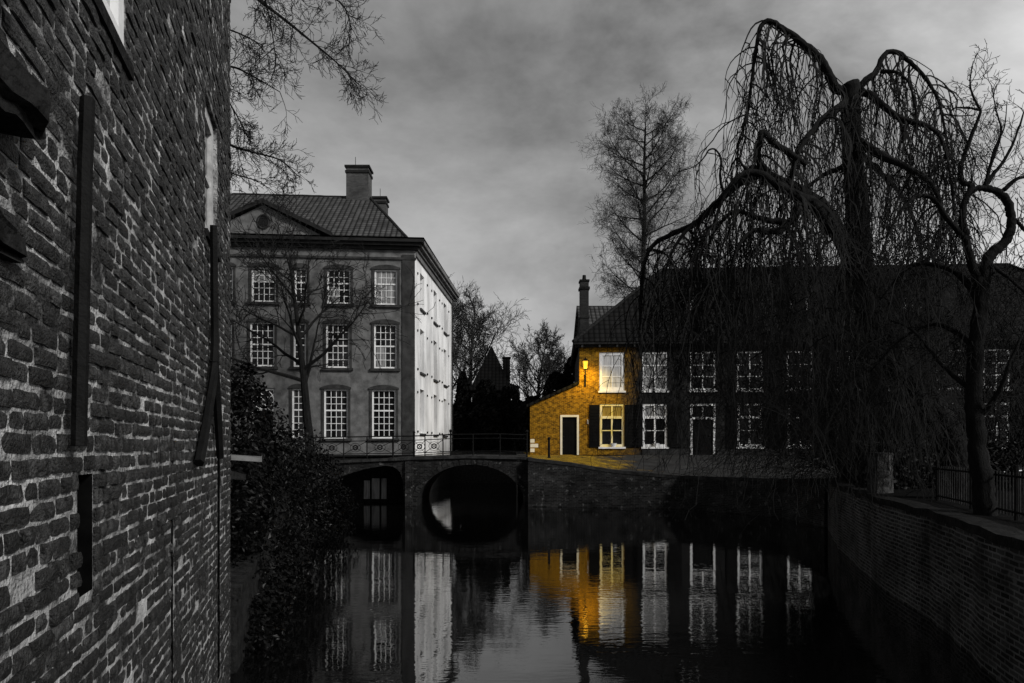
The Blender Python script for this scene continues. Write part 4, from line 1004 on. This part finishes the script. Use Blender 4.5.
# ---- bare trees by branching
def grow(acc, pos, d, L, r, lvl, P, r_):
    nseg = P['seg'][lvl]; pts = [pos.copy()]; rad = [r]
    dd = d.normalized(); p_ = pos.copy()
    for i in range(nseg):
        dd = (dd + Vector((r_.gauss(0, 1), r_.gauss(0, 1), r_.gauss(0, 1))) * P['wob'][lvl] + Vector((0, 0, P['up'][lvl]))).normalized()
        p_ = p_ + dd * (L / nseg); pts.append(p_.copy()); rad.append(max(P['rmin'], r * (1 - .82 * (i + 1) / nseg)))
    acc.setdefault(lvl, []).append((pts, rad))
    if lvl + 1 >= len(P['n']): return
    n = P['n'][lvl]
    for k in range(n):
        t_ = P['from'][lvl] + (1 - P['from'][lvl]) * (k + r_.random()) / n
        f = t_ * nseg; i = min(int(f), nseg - 1); q = pts[i].lerp(pts[i + 1], f - i); ax = (pts[i + 1] - pts[i]).normalized()
        an = r_.uniform(0, 2 * math.pi) if lvl else k * 2.4 + r_.uniform(-.5, .5)
        s = ax.cross(Vector((math.cos(an), math.sin(an), .17)))
        if s.length < .05: continue
        s.normalize()
        sp = R(P['ang'][lvl] + r_.gauss(0, 9)); nd = ax * math.cos(sp) + s * math.sin(sp)
        l2 = L * P['len'][lvl] * (P['taper'][lvl](t_)) * r_.uniform(.75, 1.2)
        r2_ = max(P['rmin'], min(rad[i] * .62, r * P['rr'][lvl]))
        grow(acc, q, nd, l2, r2_, lvl + 1, P, r_)

def make_tree(name, label, base, dirn, height, rad, P, seed, mat='bark', tmat='twig', cat='tree', group=None, limbs=True):
    r_ = random.Random(seed); acc = {}
    grow(acc, Vector(base), Vector(dirn), height, rad, 0, P, r_)
    t = thing(name, label, cat, base, group)
    mb = MB()
    for pts, rr in acc[0]: mb.tube(spline(pts, 2), [x for i in range(len(rr) - 1) for x in (rr[i], (rr[i] + rr[i + 1]) / 2)] + [rr[-1]], 8)
    mb.build('trunk', M[mat], t, uv=False)
    if limbs:
        for pts, rr in acc.get(1, []):
            mb = MB(); mb.tube(pts, rr, 5); mb.build('limb', M[mat], t, uv=False)
        lv = 2
    else: lv = 1
    mb = MB()
    for l in range(lv, len(P['n'])):
        for pts, rr in acc.get(l, []): mb.tube(pts, rr, 3 if l > 1 else 4, cap=False)
    mb.build('crown', M[tmat], t, uv=False)
    return t
one = lambda t: 1.0
# tree before the mansion
P1 = dict(seg=[10, 7, 6, 4, 3], wob=[.035, .1, .14, .18, .2], up=[.02, .045, .04, .02, 0], n=[14, 7, 5, 3, 0], ang=[55, 42, 40, 38], len=[.46, .5, .5, .55],
          taper=[lambda t: 1.3 - .75 * t, one, one, one], rr=[.52, .52, .5, .6], rmin=.0125)
P1['from'] = [.3, .25, .2, .2]
make_tree('bare_tree', 'bare young tree rising before the grey mansion facade', (PT(310, 0, 34.3).x, 34.3, 2.1), (.02, 0, 1), 9.9, .24, P1, 5)
# tall bare conifer-like tree behind the brick house
def prof(t):
    tab = [(.38, .62), (.5, .78), (.58, .62), (.64, .56), (.74, .68), (.85, .72), (.93, .62), (1.0, .36)]
    for (a_, b_), (c_, d_) in zip(tab, tab[1:]):
        if t <= c_: return b_ + (d_ - b_) * (t - a_) / (c_ - a_)
    return .25
P2 = dict(seg=[14, 7, 6, 4, 3], wob=[.012, .06, .16, .24, .28], up=[.02, .075, .05, .03, .0], n=[46, 12, 8, 4, 0], ang=[66, 46, 46, 44], len=[.245, .4, .5, .5],
          taper=[prof, one, one, one], rr=[.2, .45, .5, .6], rmin=.0085)
P2['from'] = [.38, .2, .2, .2]
make_tree('tall_bare_tree', 'tall feathery bare tree standing behind the hipped roof of the brick house', (PT(642, 0, 56).x, 56, 2.2), (0, 0, 1), 26.5, .4, P2, 8, tmat='far_twig')
# trees beyond the bridge
P3 = dict(seg=[8, 7, 6, 4, 3], wob=[.04, .08, .12, .16, .2], up=[.02, .05, .05, .03, 0], n=[18, 9, 7, 5, 0], ang=[44, 38, 38, 38], len=[.47, .5, .5, .5],
          taper=[lambda t: 1.15 - .7 * t, one, one, one], rr=[.45, .45, .5, .6], rmin=.014)
P3['from'] = [.3, .2, .2, .2]
make_tree('bare_tree', 'bare spreading tree beyond the bridge close to the white mansion wall', (PT(466, 0, 62).x, 62, 2.2), (.05, 0, 1), 11.6, .3, P3, 21, tmat='far_twig')
make_tree('bare_tree', 'smaller round bare tree beyond the bridge left of the golden lean-to', (PT(531, 0, 60).x, 60, 2.2), (0, 0, 1), 8.7, .24, P3, 24, tmat='far_twig')
make_tree('bare_tree', 'far bare tree just beside the rear corner of the white mansion wall', (PT(447, 0, 72).x, 72, 2.2), (.04, 0, 1), 14.0, .3, P3, 29, tmat='far_twig')

# overhanging boughs at top left: a tree standing behind the near building
t = thing('overhanging_tree', 'bare tree behind the near brick building with boughs reaching into the sky', 'tree', (-7.9, 15.5, 1.8))
mb = MB(); tr = [Vector((-7.9, 15.5, 1.2)), Vector((-7.8, 15.5, 6)), Vector((-7.7, 15.4, 11)), Vector((-7.6, 15.3, 16))]
mb.tube(spline(tr, 5), lerpr(.34, .12, 16), 8); mb.build('trunk', M['bark'], t, uv=False)
P4 = dict(seg=[9, 6, 5, 4], wob=[.09, .13, .18, .22], up=[-.01, .0, .01, .01], n=[15, 8, 5, 0], ang=[40, 40, 42], len=[.36, .45, .5], taper=[lambda t: 1.2 - .5 * t, one, one], rr=[.45, .5, .6], rmin=.0045)
P4['from'] = [.2, .15, .15]
r_ = random.Random(4); tw = MB()
for path, D, r0 in (([(190, -70), (245, -12), (285, 20), (312, 42), (336, 62), (352, 78)], 15, .05), ([(170, -30), (235, -30), (300, -12), (340, 2), (352, 30)], 15.5, .05), ([(165, 60), (228, 66), (252, 76), (280, 92)], 14.5, .035),
                    ([(165, 110), (226, 143), (252, 152), (280, 160), (298, 176)], 15, .04), ([(170, 0), (228, 100), (245, 130)], 15, .03), ([(165, 150), (228, 172), (262, 182)], 15, .028), ([(205, -80), (252, -25), (268, 10), (276, 60)], 14, .03), ([(180, 20), (230, 30), (262, 45)], 14.6, .03)):
    pts = spline([PT(x, y, D + r_.uniform(-.3, .3)) for x, y in path], 4)
    mb = MB(); mb.tube(pts, lerpr(r0, .009, len(pts), .8), 5); mb.build('bough', M['bark'], t, uv=False)
    L = sum((pts[i + 1] - pts[i]).length for i in range(len(pts) - 1))
    for k in range(int(L * 7)):
        f = r_.uniform(.2, 1) * (len(pts) - 1.01); i = int(f); q = pts[i].lerp(pts[i + 1], f - i); ax = (pts[i + 1] - pts[i]).normalized()
        s = ax.cross(Vector((r_.gauss(0, 1), r_.gauss(0, 1), r_.gauss(0, 1)))).normalized(); nd = ax * .75 + s * .66 + Vector((0, 0, -.1))
        acc = {}; grow(acc, q, nd, r_.uniform(.35, .95), .0095, 0, dict(P4, n=[6, 4, 0], seg=[6, 4, 3], wob=[.14, .2, .22], len=[.45, .5]), r_)
        for l in acc:
            for pp, rr in acc[l]: tw.tube(pp, rr, 3, cap=False)
tw.build('crown', M['twig'], t, uv=False)

# ---- the weeping tree
t = thing('weeping_tree', 'gnarled weeping tree with twisted limbs and hanging twigs on the right bank', 'tree', PT(958, 497, 14.0))
WD = 14.0
r_ = random.Random(12)
def limb(path, r0, r1, name='limb', mat='bark', sub=4, sides=7, jit=.0, pw=.8):
    pts = spline([PT(q[0], q[1], WD + (q[2] if len(q) > 2 else 0)) for q in path], sub)
    rr = lerpr(r0, r1, len(pts), pw)
    pts = [p_ + Vector((r_.gauss(0, 1), r_.gauss(0, 1), r_.gauss(0, 1))) * (jit or min(rr[i] * .12, .006)) for i, p_ in enumerate(pts)]
    rr = [x * (1 + .10 * r_.uniform(-1, 1)) for x in rr]
    mb = MB(); mb.tube(pts, rr, sides); mb.build(name, M[mat], t, uv=False, smooth=True)
    return pts, rr
limbs = []
limb([(962, 506, -.6), (957, 470, -.5), (943, 425, -.2), (918, 390, 0), (890, 352, .2), (868, 310, .2), (860, 255, .1), (856, 200, 0), (852, 150, 0), (851, 110, 0), (850, 84, 0)], .30, .17, 'trunk', sides=10)
limbs.append((limb([(850, 92), (836, 88), (828, 72), (820, 58), (808, 48), (796, 38), (782, 28), (769, 21), (761, 26), (757, 42), (754, 62), (751, 85), (747, 110), (742, 140)], .10, .02), 1.0))
limbs.append((limb([(858, 90), (866, 80), (876, 72), (881, 60), (888, 52), (898, 53), (910, 62), (922, 74), (932, 88), (939, 102), (944, 125, .3), (950, 160, .3)], .075, .02), 1.0))
limbs.append((limb([(858, 92), (872, 96, -.2), (886, 108, -.3), (902, 119, -.4), (920, 124, -.5), (934, 130, -.5), (944, 145, -.5), (950, 175, -.6), (955, 215, -.7)], .085, .02), 1.0))
limbs.append((limb([(848, 100), (838, 108, -.3), (824, 118, -.5), (813, 130, -.7), (803, 143, -.8), (796, 160, -.9), (790, 178, -1.)], .09, .03), .7))
limbs.append((limb([(862, 280), (846, 246, -.5), (825, 212, -.8), (805, 195, -1.0), (785, 185, -1.1), (765, 175, -1.0), (752, 170, -1.0)], .20, .10), .4))
limbs.append((limb([(770, 176, -1.1), (758, 158, -1.1), (760, 140, -1.2), (763, 132, -1.2), (772, 142, -1.3), (788, 152, -1.3), (806, 165, -1.3)], .07, .05), .6))
limbs.append((limb([(760, 172, -1.0), (742, 180, -.9), (724, 196, -.7), (706, 214, -.4), (690, 226, -.2), (668, 236, .2), (652, 246, .4), (645, 262, .4), (641, 290, .4), (640, 330, .5)], .10, .025), .9))
limbs.append((limb([(830, 230, -.8), (815, 205, -1.2), (798, 196, -1.4), (780, 186, -1.5), (764, 176, -1.5), (750, 172, -1.5), (735, 180, -1.5), (722, 200, -1.4), (712, 230, -1.3)], .13, .025), .8))
limbs.append((limb([(800, 196, -1.2), (798, 208, -1.4), (790, 222, -1.5), (780, 230, -1.5), (765, 231, -1.6), (752, 231, -1.6), (742, 240, -1.7), (734, 258, -1.7), (728, 285, -1.7)], .09, .02), .8))
limbs.append((limb([(786, 222, -1.5), (768, 220, -1.5), (752, 216, -1.4), (738, 211, -1.3), (725, 218, -1.2), (712, 236, -1.0), (704, 262, -1.0)], .06, .02), .8))
limbs.append((limb([(856, 140), (872, 150, -.6), (890, 160, -.9), (908, 168, -1.2), (925, 178, -1.3), (938, 196, -1.4), (944, 230, -1.5)], .10, .025), .8))
limbs.append((limb([(854, 160), (840, 168, .8), (822, 176, 1.3), (806, 190, 1.6), (795, 215, 1.8), (790, 250, 1.8)], .07, .02), .7))
limbs.append((limb([(857, 150), (872, 165, .9), (893, 185, 1.4), (912, 215, 1.6), (922, 260, 1.7), (926, 310, 1.8)], .07, .02), .8))
limbs.append((limb([(766, 180, -1.0), (745, 168, -.6), (738, 158, -.4), (732, 165, -.3), (725, 185, -.3)], .035, .01), .5))
limbs.append((limb([(724, 192, -.6), (720, 180, -.6), (721, 160, -.6), (716, 150, -.6), (709, 150, -.6), (702, 160, -.6), (693, 167, -.6), (684, 170, -.6), (676, 172, -.6)], .028, .006), .35))
limbs.append((limb([(700, 220, -.2), (682, 236, -.6), (668, 262, -.8), (662, 300, -.9)], .05, .012), .8))
limbs.append((limb([(820, 58), (822, 80, .3), (818, 104, .5), (812, 130, .6)], .03, .01), .4))
limbs.append((limb([(796, 38), (790, 62, .3), (796, 90, .4), (800, 110, .4)], .03, .01), .4))
limbs.append((limb([(790, 34), (783, 45, -.2), (786, 62, -.3), (790, 95, -.4), (795, 130, -.4)], .03, .01), .4))
limbs.append((limb([(782, 28), (772, 50, -.3), (774, 75, -.3), (780, 110, -.4)], .03, .01), .5))
limbs.append((limb([(881, 72), (895, 72, -.2), (908, 82, -.4), (915, 105, -.5), (917, 135, -.5)], .04, .012), .7))
tw = MB()
def strand(p0, length, r0, kids=1.0, fx=0.0, fy=0.0, steep=.35):
    pts = [p0.copy()]; v = Vector((fx, fy, r_.uniform(-.4, .25))); n = max(4, int(length / .16)); p_ = p0.copy(); sw = r_.uniform(-.12, .12); sy = r_.uniform(-.1, .1)
    for i in range(n):
        v = v.lerp(Vector((sw, sy, -1)), steep) + Vector((r_.gauss(0, .13), r_.gauss(0, .1), r_.gauss(0, .05)))
        p_ = p_ + v.normalized() * (length / n)
        if p_.z < 1.3: break
        pts.append(p_.copy())
        if kids > 0 and r_.random() < .2 * kids and i > 0:
            strand(p_, length * r_.uniform(.25, .6) * (1 - i / n * .5), r0 * .6, kids - .7, r_.gauss(0, .8), r_.gauss(0, .8))
    if len(pts) > 2: tw.tube(pts, lerpr(r0, .0045, len(pts)), 3, cap=False)
for (pts, rr), dens in limbs:
    L = 0
    for i in range(len(pts) - 1):
        seg = (pts[i + 1] - pts[i]).length
        for _ in range(int(seg * 24 * dens * max(.1, .75 + 1.6 * noise.noise(pts[i] * 2.2)) + r_.random())):
            q = pts[i].lerp(pts[i + 1], r_.random()); f = i / len(pts)
            ln = min(r_.choice((.8, 1.3, 1.8, 2.6, 3.2)) * r_.uniform(.7, 1.1), max(.5, q.z - 1.8))
            strand(q, ln, r_.uniform(.007, .014), 1.0, r_.gauss(0, .5), r_.gauss(0, .7))
for (pts, rr), dens in limbs:               # thicker hanging branches that carry the strands
    for i in range(len(pts) - 1):
        seg = (pts[i + 1] - pts[i]).length
        for _ in range(int(seg * 4.6 * dens + r_.random())):
            q = pts[i].lerp(pts[i + 1], r_.random()); n0 = len(tw.v)
            strand(q, min(r_.uniform(1.2, 3.0), max(.5, q.z - 2.2)), min(r_.uniform(.016, .03), rr[i] * .8), 2.2, r_.gauss(0, .9), r_.gauss(0, .7), .26)
# curtain on the left flank and lower skirt
for k in range(980):
    px = r_.uniform(660, 960); top = 320 + r_.uniform(-90, 90)
    strand(PT(px, top, WD + r_.uniform(-1.6, 1.8)), r_.uniform(.8, 2.4), r_.uniform(.006, .012), 1.2, r_.gauss(0, .9), r_.gauss(0, .5), .2)
for k in range(260):                        # and down the leaning lower trunk
    f = r_.random(); a_ = ((860, 255), (868, 310), (890, 352), (918, 390), (943, 425), (957, 470))
    i = min(int(f * 5), 4); f = f * 5 - i
    strand(PT(a_[i][0] + (a_[i + 1][0] - a_[i][0]) * f + r_.uniform(-16, 14), a_[i][1] + (a_[i + 1][1] - a_[i][1]) * f - 6, WD - r_.uniform(.25, .6)), r_.uniform(.5, 1.6), r_.uniform(.006, .016), 1.4, r_.gauss(0, .8), -.3, .22)
# twiggy growth hugging the trunk
for k in range(130):
    y = r_.uniform(90, 300); x = 851 + (y - 90) * .045 + r_.uniform(-10, 11)
    strand(PT(x, y, WD - r_.uniform(.1, .35)), r_.uniform(.3, .9), .008, .6, r_.gauss(0, .5), -.3)
tw.build('crown', M['twig'], t, uv=False)

# ---- crooked tree at the right edge
WD = 10.5
t = thing('crooked_tree', 'crooked bare tree with looping limbs and upright shoots at the right edge', 'tree', PT(985, 517, WD))
r_ = random.Random(31); limbs = []
limb([(986, 520), (982, 480), (977, 440), (974, 400), (976, 350), (980, 312), (983, 292), (987, 262), (996, 250), (1006, 240), (1011, 226), (1010, 208), (1001, 195), (990, 189), (978, 188), (968, 194)], .18, .04, 'trunk', sides=10, pw=.5, sub=6)
limbs.append((limb([(983, 292), (974, 268), (966, 240), (962, 215), (966, 198), (972, 186), (962, 182), (961, 168), (966, 150), (973, 132), (979, 116), (980, 110), (974, 98), (970, 84), (972, 66)], .07, .008), 1))
limbs.append((limb([(980, 300), (960, 276, .2), (940, 266, .3), (918, 264, .4), (900, 275, .5), (880, 300, .6)], .06, .012), 1))
limbs.append((limb([(966, 240), (950, 222, -.3), (935, 200, -.3), (920, 196, -.3), (905, 205, -.4), (890, 230, -.4), (878, 262, -.4)], .05, .01), 1))
limbs.append((limb([(985, 188), (990, 178), (1000, 166), (1010, 150), (1018, 130), (1024, 112)], .04, .01), .5))
limbs.append((limb([(984, 188), (992, 160), (999, 142), (1001, 128), (996, 110), (992, 88)], .03, .006), .4))
limbs.append((limb([(988, 176), (994, 150), (1004, 128), (1007, 102)], .022, .005), .3))
limbs.append((limb([(980, 110), (968, 108), (955, 108), (950, 114), (958, 116), (975, 115)], .018, .008), .2))
limbs.append((limb([(1004, 190), (1015, 180), (1028, 176), (1040, 170)], .04, .01), .8))
limbs.append((limb([(1010, 215), (1020, 225), (1032, 240), (1045, 265)], .04, .01), .8))
limbs.append((limb([(986, 262), (1005, 275, -.2), (1022, 290, -.3), (1040, 310, -.3)], .04, .01), .8))
limbs.append((limb([(976, 350), (955, 330, .5), (930, 325, .8), (900, 340, 1.0), (870, 372, 1.2)], .06, .012), .9))
limbs.append((limb([(975, 390), (958, 380, .2), (938, 360, .5), (912, 330, .8), (890, 320, 1.0)], .05, .012), .9))
limbs.append((limb([(978, 420), (1000, 390, -.3), (1015, 350, -.4), (1030, 320, -.4)], .05, .012), .7))
tw = MB()
P5 = dict(seg=[6, 4, 3], wob=[.16, .2, .22], up=[.0, .0, .0], n=[4, 3, 0], ang=[45, 42], len=[.5, .5], taper=[one, one], rr=[.55, .6], rmin=.0035); P5['from'] = [.2, .2]
for (pts, rr), dens in limbs:
    for i in range(len(pts) - 1):
        seg = (pts[i + 1] - pts[i]).length
        for _ in range(int(seg * 14 * dens + r_.random())):
            q = pts[i].lerp(pts[i + 1], r_.random()); up = q.z > 6
            acc = {}; grow(acc, q, Vector((r_.gauss(0, .6), r_.gauss(0, .5), r_.gauss(.5 if up else -.2, .5))), r_.uniform(.25, .8) * (.55 if q.z > 7.2 else 1), .007, 0, P5, r_)
            for l in acc:
                for pp, r9 in acc[l]: tw.tube(pp, r9, 3, cap=False)
for k in range(110):
    strand(PT(r_.choice((r_.uniform(955, 978), r_.uniform(1012, 1024), r_.uniform(880, 960), r_.uniform(880, 960))), r_.uniform(195, 300), WD + r_.uniform(-.2, .8)), r_.uniform(.5, 1.4), .007, 1.0, r_.gauss(0, .5), r_.gauss(0, .4))
tw.build('crown', M['twig'], t, uv=False)

# ---- thicket of arching canes on the right bank
t = thing('bare_thicket', 'tangled leafless thicket of arching canes below the weeping tree', 'shrub', (8.6, 20.5, 1.7))
r_ = random.Random(77); tw = MB(); ws = MB()
for k in range(330):
    bx_, by_ = r_.uniform(7.6, 14.5), r_.uniform(18.5, 24.5)
    if bx_ < 8.9 + (by_ - 18.4) * .4: bx_ = 9.3 + (by_ - 18.4) * .42
    q = Vector((bx_, by_, 1.6)); d = Vector((r_.gauss(-.25, .45), r_.gauss(-.1, .3), 1)); acc = {}
    grow(acc, q, d, r_.uniform(2.2, 6.2), r_.uniform(.014, .028), 0, dict(seg=[9, 6, 4], wob=[.09, .14, .2], up=[-.055, -.06, -.03], n=[7, 4, 0], ang=[40, 42], len=[.42, .5], taper=[one, one], rr=[.5, .6], rmin=.006, **{'from': [.25, .2]}), r_)
    for l in acc:
        for pp, r9 in acc[l]:
            (ws if l == 0 else tw).tube(pp, r9, 4 if l == 0 else 3, cap=False)
ws.build('cane', M['twig'], t, uv=False); tw.build('crown', M['twig'], t, uv=False)

# pier, hedge, fence on the right bank
t = thing('ivy_pier', 'rough flaking stump-like pier at the end of the hedge on the canal wall', 'pier', PT(880, 497, 15.4))
base = PT(880, 499, 15.4); mb = MB(); N, Hh = 14, 12; r_ = random.Random(5)
for j in range(Hh + 1):
    f = j / Hh; z_ = base.z - .1 + 1.12 * f; rr = .24 + .07 * (1 - f) ** 3
    for k in range(N):
        an = 2 * math.pi * k / N; q = Vector((math.cos(an), math.sin(an), 0)) * rr; q *= 1 + .16 * noise.noise(Vector((math.cos(an) * 2, math.sin(an) * 2, z_ * 3))) + .06 * r_.uniform(-1, 1)
        mb.v.append((base.x + q.x, base.y + q.y, z_))
for j in range(Hh):
    for k in range(N): mb.f.append((j * N + k, j * N + (k + 1) % N, (j + 1) * N + (k + 1) % N, (j + 1) * N + k))
mb.f.append(tuple(Hh * N + k for k in range(N)))
mb.build('shaft', M['bark_pale'], t, uv=False)
r_ = random.Random(15)
for (xa, ya, xb, yb, hz, lab) in ((8.35, 16.9, 11.6, 16.4, 1.05, 'clipped hedge behind the rough pier on the right bank'), (11.9, 15.6, 15.8, 14.8, 1.08, 'clipped hedge behind the crooked tree at the right edge')):
    t = thing('hedge', lab, 'hedge', ((xa + xb) / 2, (ya + yb) / 2, 1.7), 'clipped hedges on the right bank')
    mb = MB(); n = 7500
    for k in range(n):
        f = r_.random(); face = r_.random(); c = Vector((xa + (xb - xa) * f, ya + (yb - ya) * f, 1.7))
        if face < .35: c += Vector((0, r_.uniform(-.38, .38), hz + r_.gauss(0, .035)))
        elif face < .8: c += Vector((0, -.38 + r_.gauss(0, .05), r_.uniform(0, hz)))
        else: c += Vector((r_.uniform(-.1, .1), r_.uniform(-.38, .38), r_.uniform(0, hz)))
        c.z += .05 * noise.noise(c * 2)
        n_ = Vector((r_.gauss(0, .6), r_.gauss(-.3, .6), r_.gauss(.5, .6))).normalized(); a = n_.cross(Vector((r_.uniform(-1, 1), r_.uniform(-1, 1), r_.uniform(-1, 1)))).normalized(); b = n_.cross(a); s = r_.uniform(.03, .07)
        mb.face([c - a * s, c - b * s * .6, c + a * s, c + b * s * .6])
    mb.build('foliage', M['hedge_leaf'], t, uv=False)
    mb = MB()
    for k in range(18):
        f = (k + .5) / 18; mb.tube([(xa + (xb - xa) * f, ya + (yb - ya) * f, 1.4), (xa + (xb - xa) * f + r_.uniform(-.1, .1), ya + (yb - ya) * f, 1.7 + hz * .8)], [.03, .01], 5)
    mb.build('stem', M['bark'], t, uv=False)
t = thing('iron_fence', 'low iron bar fence on the canal wall by the crooked tree', 'fence', (7.6, 10.2, 1.7))
fa, fb_ = Vector((8.35, 13.9, 1.72)), Vector((7.0, 8.3, 1.72))
fa, fb_ = Vector((7.9, 13.0, 1.74)), Vector((6.55, 8.0, 1.74))
n = 46
for k in range(n + 1):
    q = fa.lerp(fb_, k / n); m_ = MB()
    if k % 15 == 0:
        m_.bar(q - Vector((0, 0, .1)), q + Vector((0, 0, .72)), .03, 6); m_.build('post', M['black_iron'], t)
    else:
        m_.bar(q, q + Vector((0, 0, .62)), .011, 5); m_.build('bar', M['coping'], t)
for z_ in (.06, .56):
    m_ = MB(); m_.bar(fa + Vector((0, 0, z_)), fb_ + Vector((0, 0, z_)), .016, 5); m_.build('rail', M['black_iron'], t)

# ------------------------------------------------------------------ dark group behind the bridge
r_ = random.Random(41)
t = thing('turret_house', 'dark house with a steep pointed roof and chimney beyond the bridge', 'house', PT(492, 450, 58))
c = PT(491.5, 345, 58); m_ = MB(); hw = 1.75; zb_ = PT(0, 392, 58).z
m_.box(c.x - hw + .2, c.x + hw - .2, 56.5, 60, 2.2, zb_); m_.build('wall', M['black_slate'], t)
m_ = MB(); apex = Vector((c.x, 58.2, c.z)); E = [Vector((c.x - hw, 56.3, zb_)), Vector((c.x + hw, 56.3, zb_)), Vector((c.x + hw, 60.2, zb_)), Vector((c.x - hw, 60.2, zb_))]
for k in range(4): m_.face([E[k], E[(k + 1) % 4], apex])
m_.face(E[::-1]); m_.build('roof', M['black_slate'], t)
m_ = MB(); x = PT(506.5, 0, 58).x; m_.box(x - .3, x + .3, 57.5, 58.1, 5, PT(0, 359, 58).z); m_.box(x - .36, x + .36, 57.44, 58.16, PT(0, 359, 58).z, PT(0, 357.5, 58).z); m_.build('chimney', M['black_slate'], t)
def evergreen(label, px, D, top, w, seed, cone=.5, n=5200, size=.17):
    r_ = random.Random(seed); base = Vector((PT(px, 0, D).x, D, 2.1)); h = PT(0, top, D).z - 2.1
    t = thing('evergreen', label, 'evergreen', base, 'dark evergreens beyond the bridge')
    mb = MB(); mb.tube([base, base + Vector((0, 0, h * .9))], [.16, .03], 6); mb.build('trunk', M['bark'], t, uv=False)
    mb = MB()
    for k in range(n):
        f = r_.random() ** .8; z_ = base.z + .1 + h * f
        wr = w * ((1 - f) ** cone) * (.85 + .35 * noise.noise(Vector((px, z_ * .9, 0)))); an = r_.uniform(0, 6.283)
        wr *= 1 + .3 * noise.noise(Vector((math.cos(an) * 1.5, math.sin(an) * 1.5, z_ * .8 + px)))
        q = Vector((base.x + math.cos(an) * wr * r_.uniform(.55, 1.05), base.y + math.sin(an) * wr * r_.uniform(.55, 1.05), z_))
        n_ = Vector((r_.gauss(0, 1), r_.gauss(0, 1), r_.gauss(0, 1))).normalized(); a = n_.orthogonal().normalized(); b = n_.cross(a); s = size * r_.uniform(.5, 1.2)
        mb.face([q - a * s, q - b * s * .5, q + a * s, q + b * s * .5])
    mb.build('crown', M['dark_leaf'], t, uv=False)
evergreen('dark pointed evergreen against the rear edge of the white mansion wall', 463, 54.5, 374, 1.2, 1)
evergreen('broad black evergreen below the pointed roof beyond the bridge', 486, 54, 381, 1.9, 2, .35)
evergreen('low black evergreen under the small chimney of the pointed-roof house', 510, 55, 386, 1.7, 3, .35)
evergreen('low dark evergreen behind the left end of the golden lean-to', 533, 52, 398, 1.8, 4, .3)
evergreen('round dark evergreen rising over the slope of the lean-to roof', 556, 49.5, 374, 1.7, 5, .35)
evergreen('dark evergreen tight against the corner of the brick house above the lean-to', 573, 50, 358, 1.7, 6, .4)

mb = MB(); r_ = random.Random(5)
for k in range(9000):
    x = r_.uniform(-45, 60); f = r_.random()
    q = Vector((x, 88 + r_.uniform(-5, 5), 2 + f * (5.6 + 1.8 * noise.noise(Vector((x * .25, 0, 0))))))
    n_ = Vector((r_.gauss(0, 1), r_.gauss(-1, 1), r_.gauss(0, 1))).normalized(); a = n_.orthogonal().normalized(); b = n_.cross(a); sz = r_.uniform(.3, .7)
    mb.face([q - a * sz, q - b * sz * .7, q + a * sz, q + b * sz * .7])
o = kind(mb.build('wood', M['dark_leaf'], uv=False), 'stuff'); tag(o, 'far dark wood closing the view low behind the bridge', 'wood')
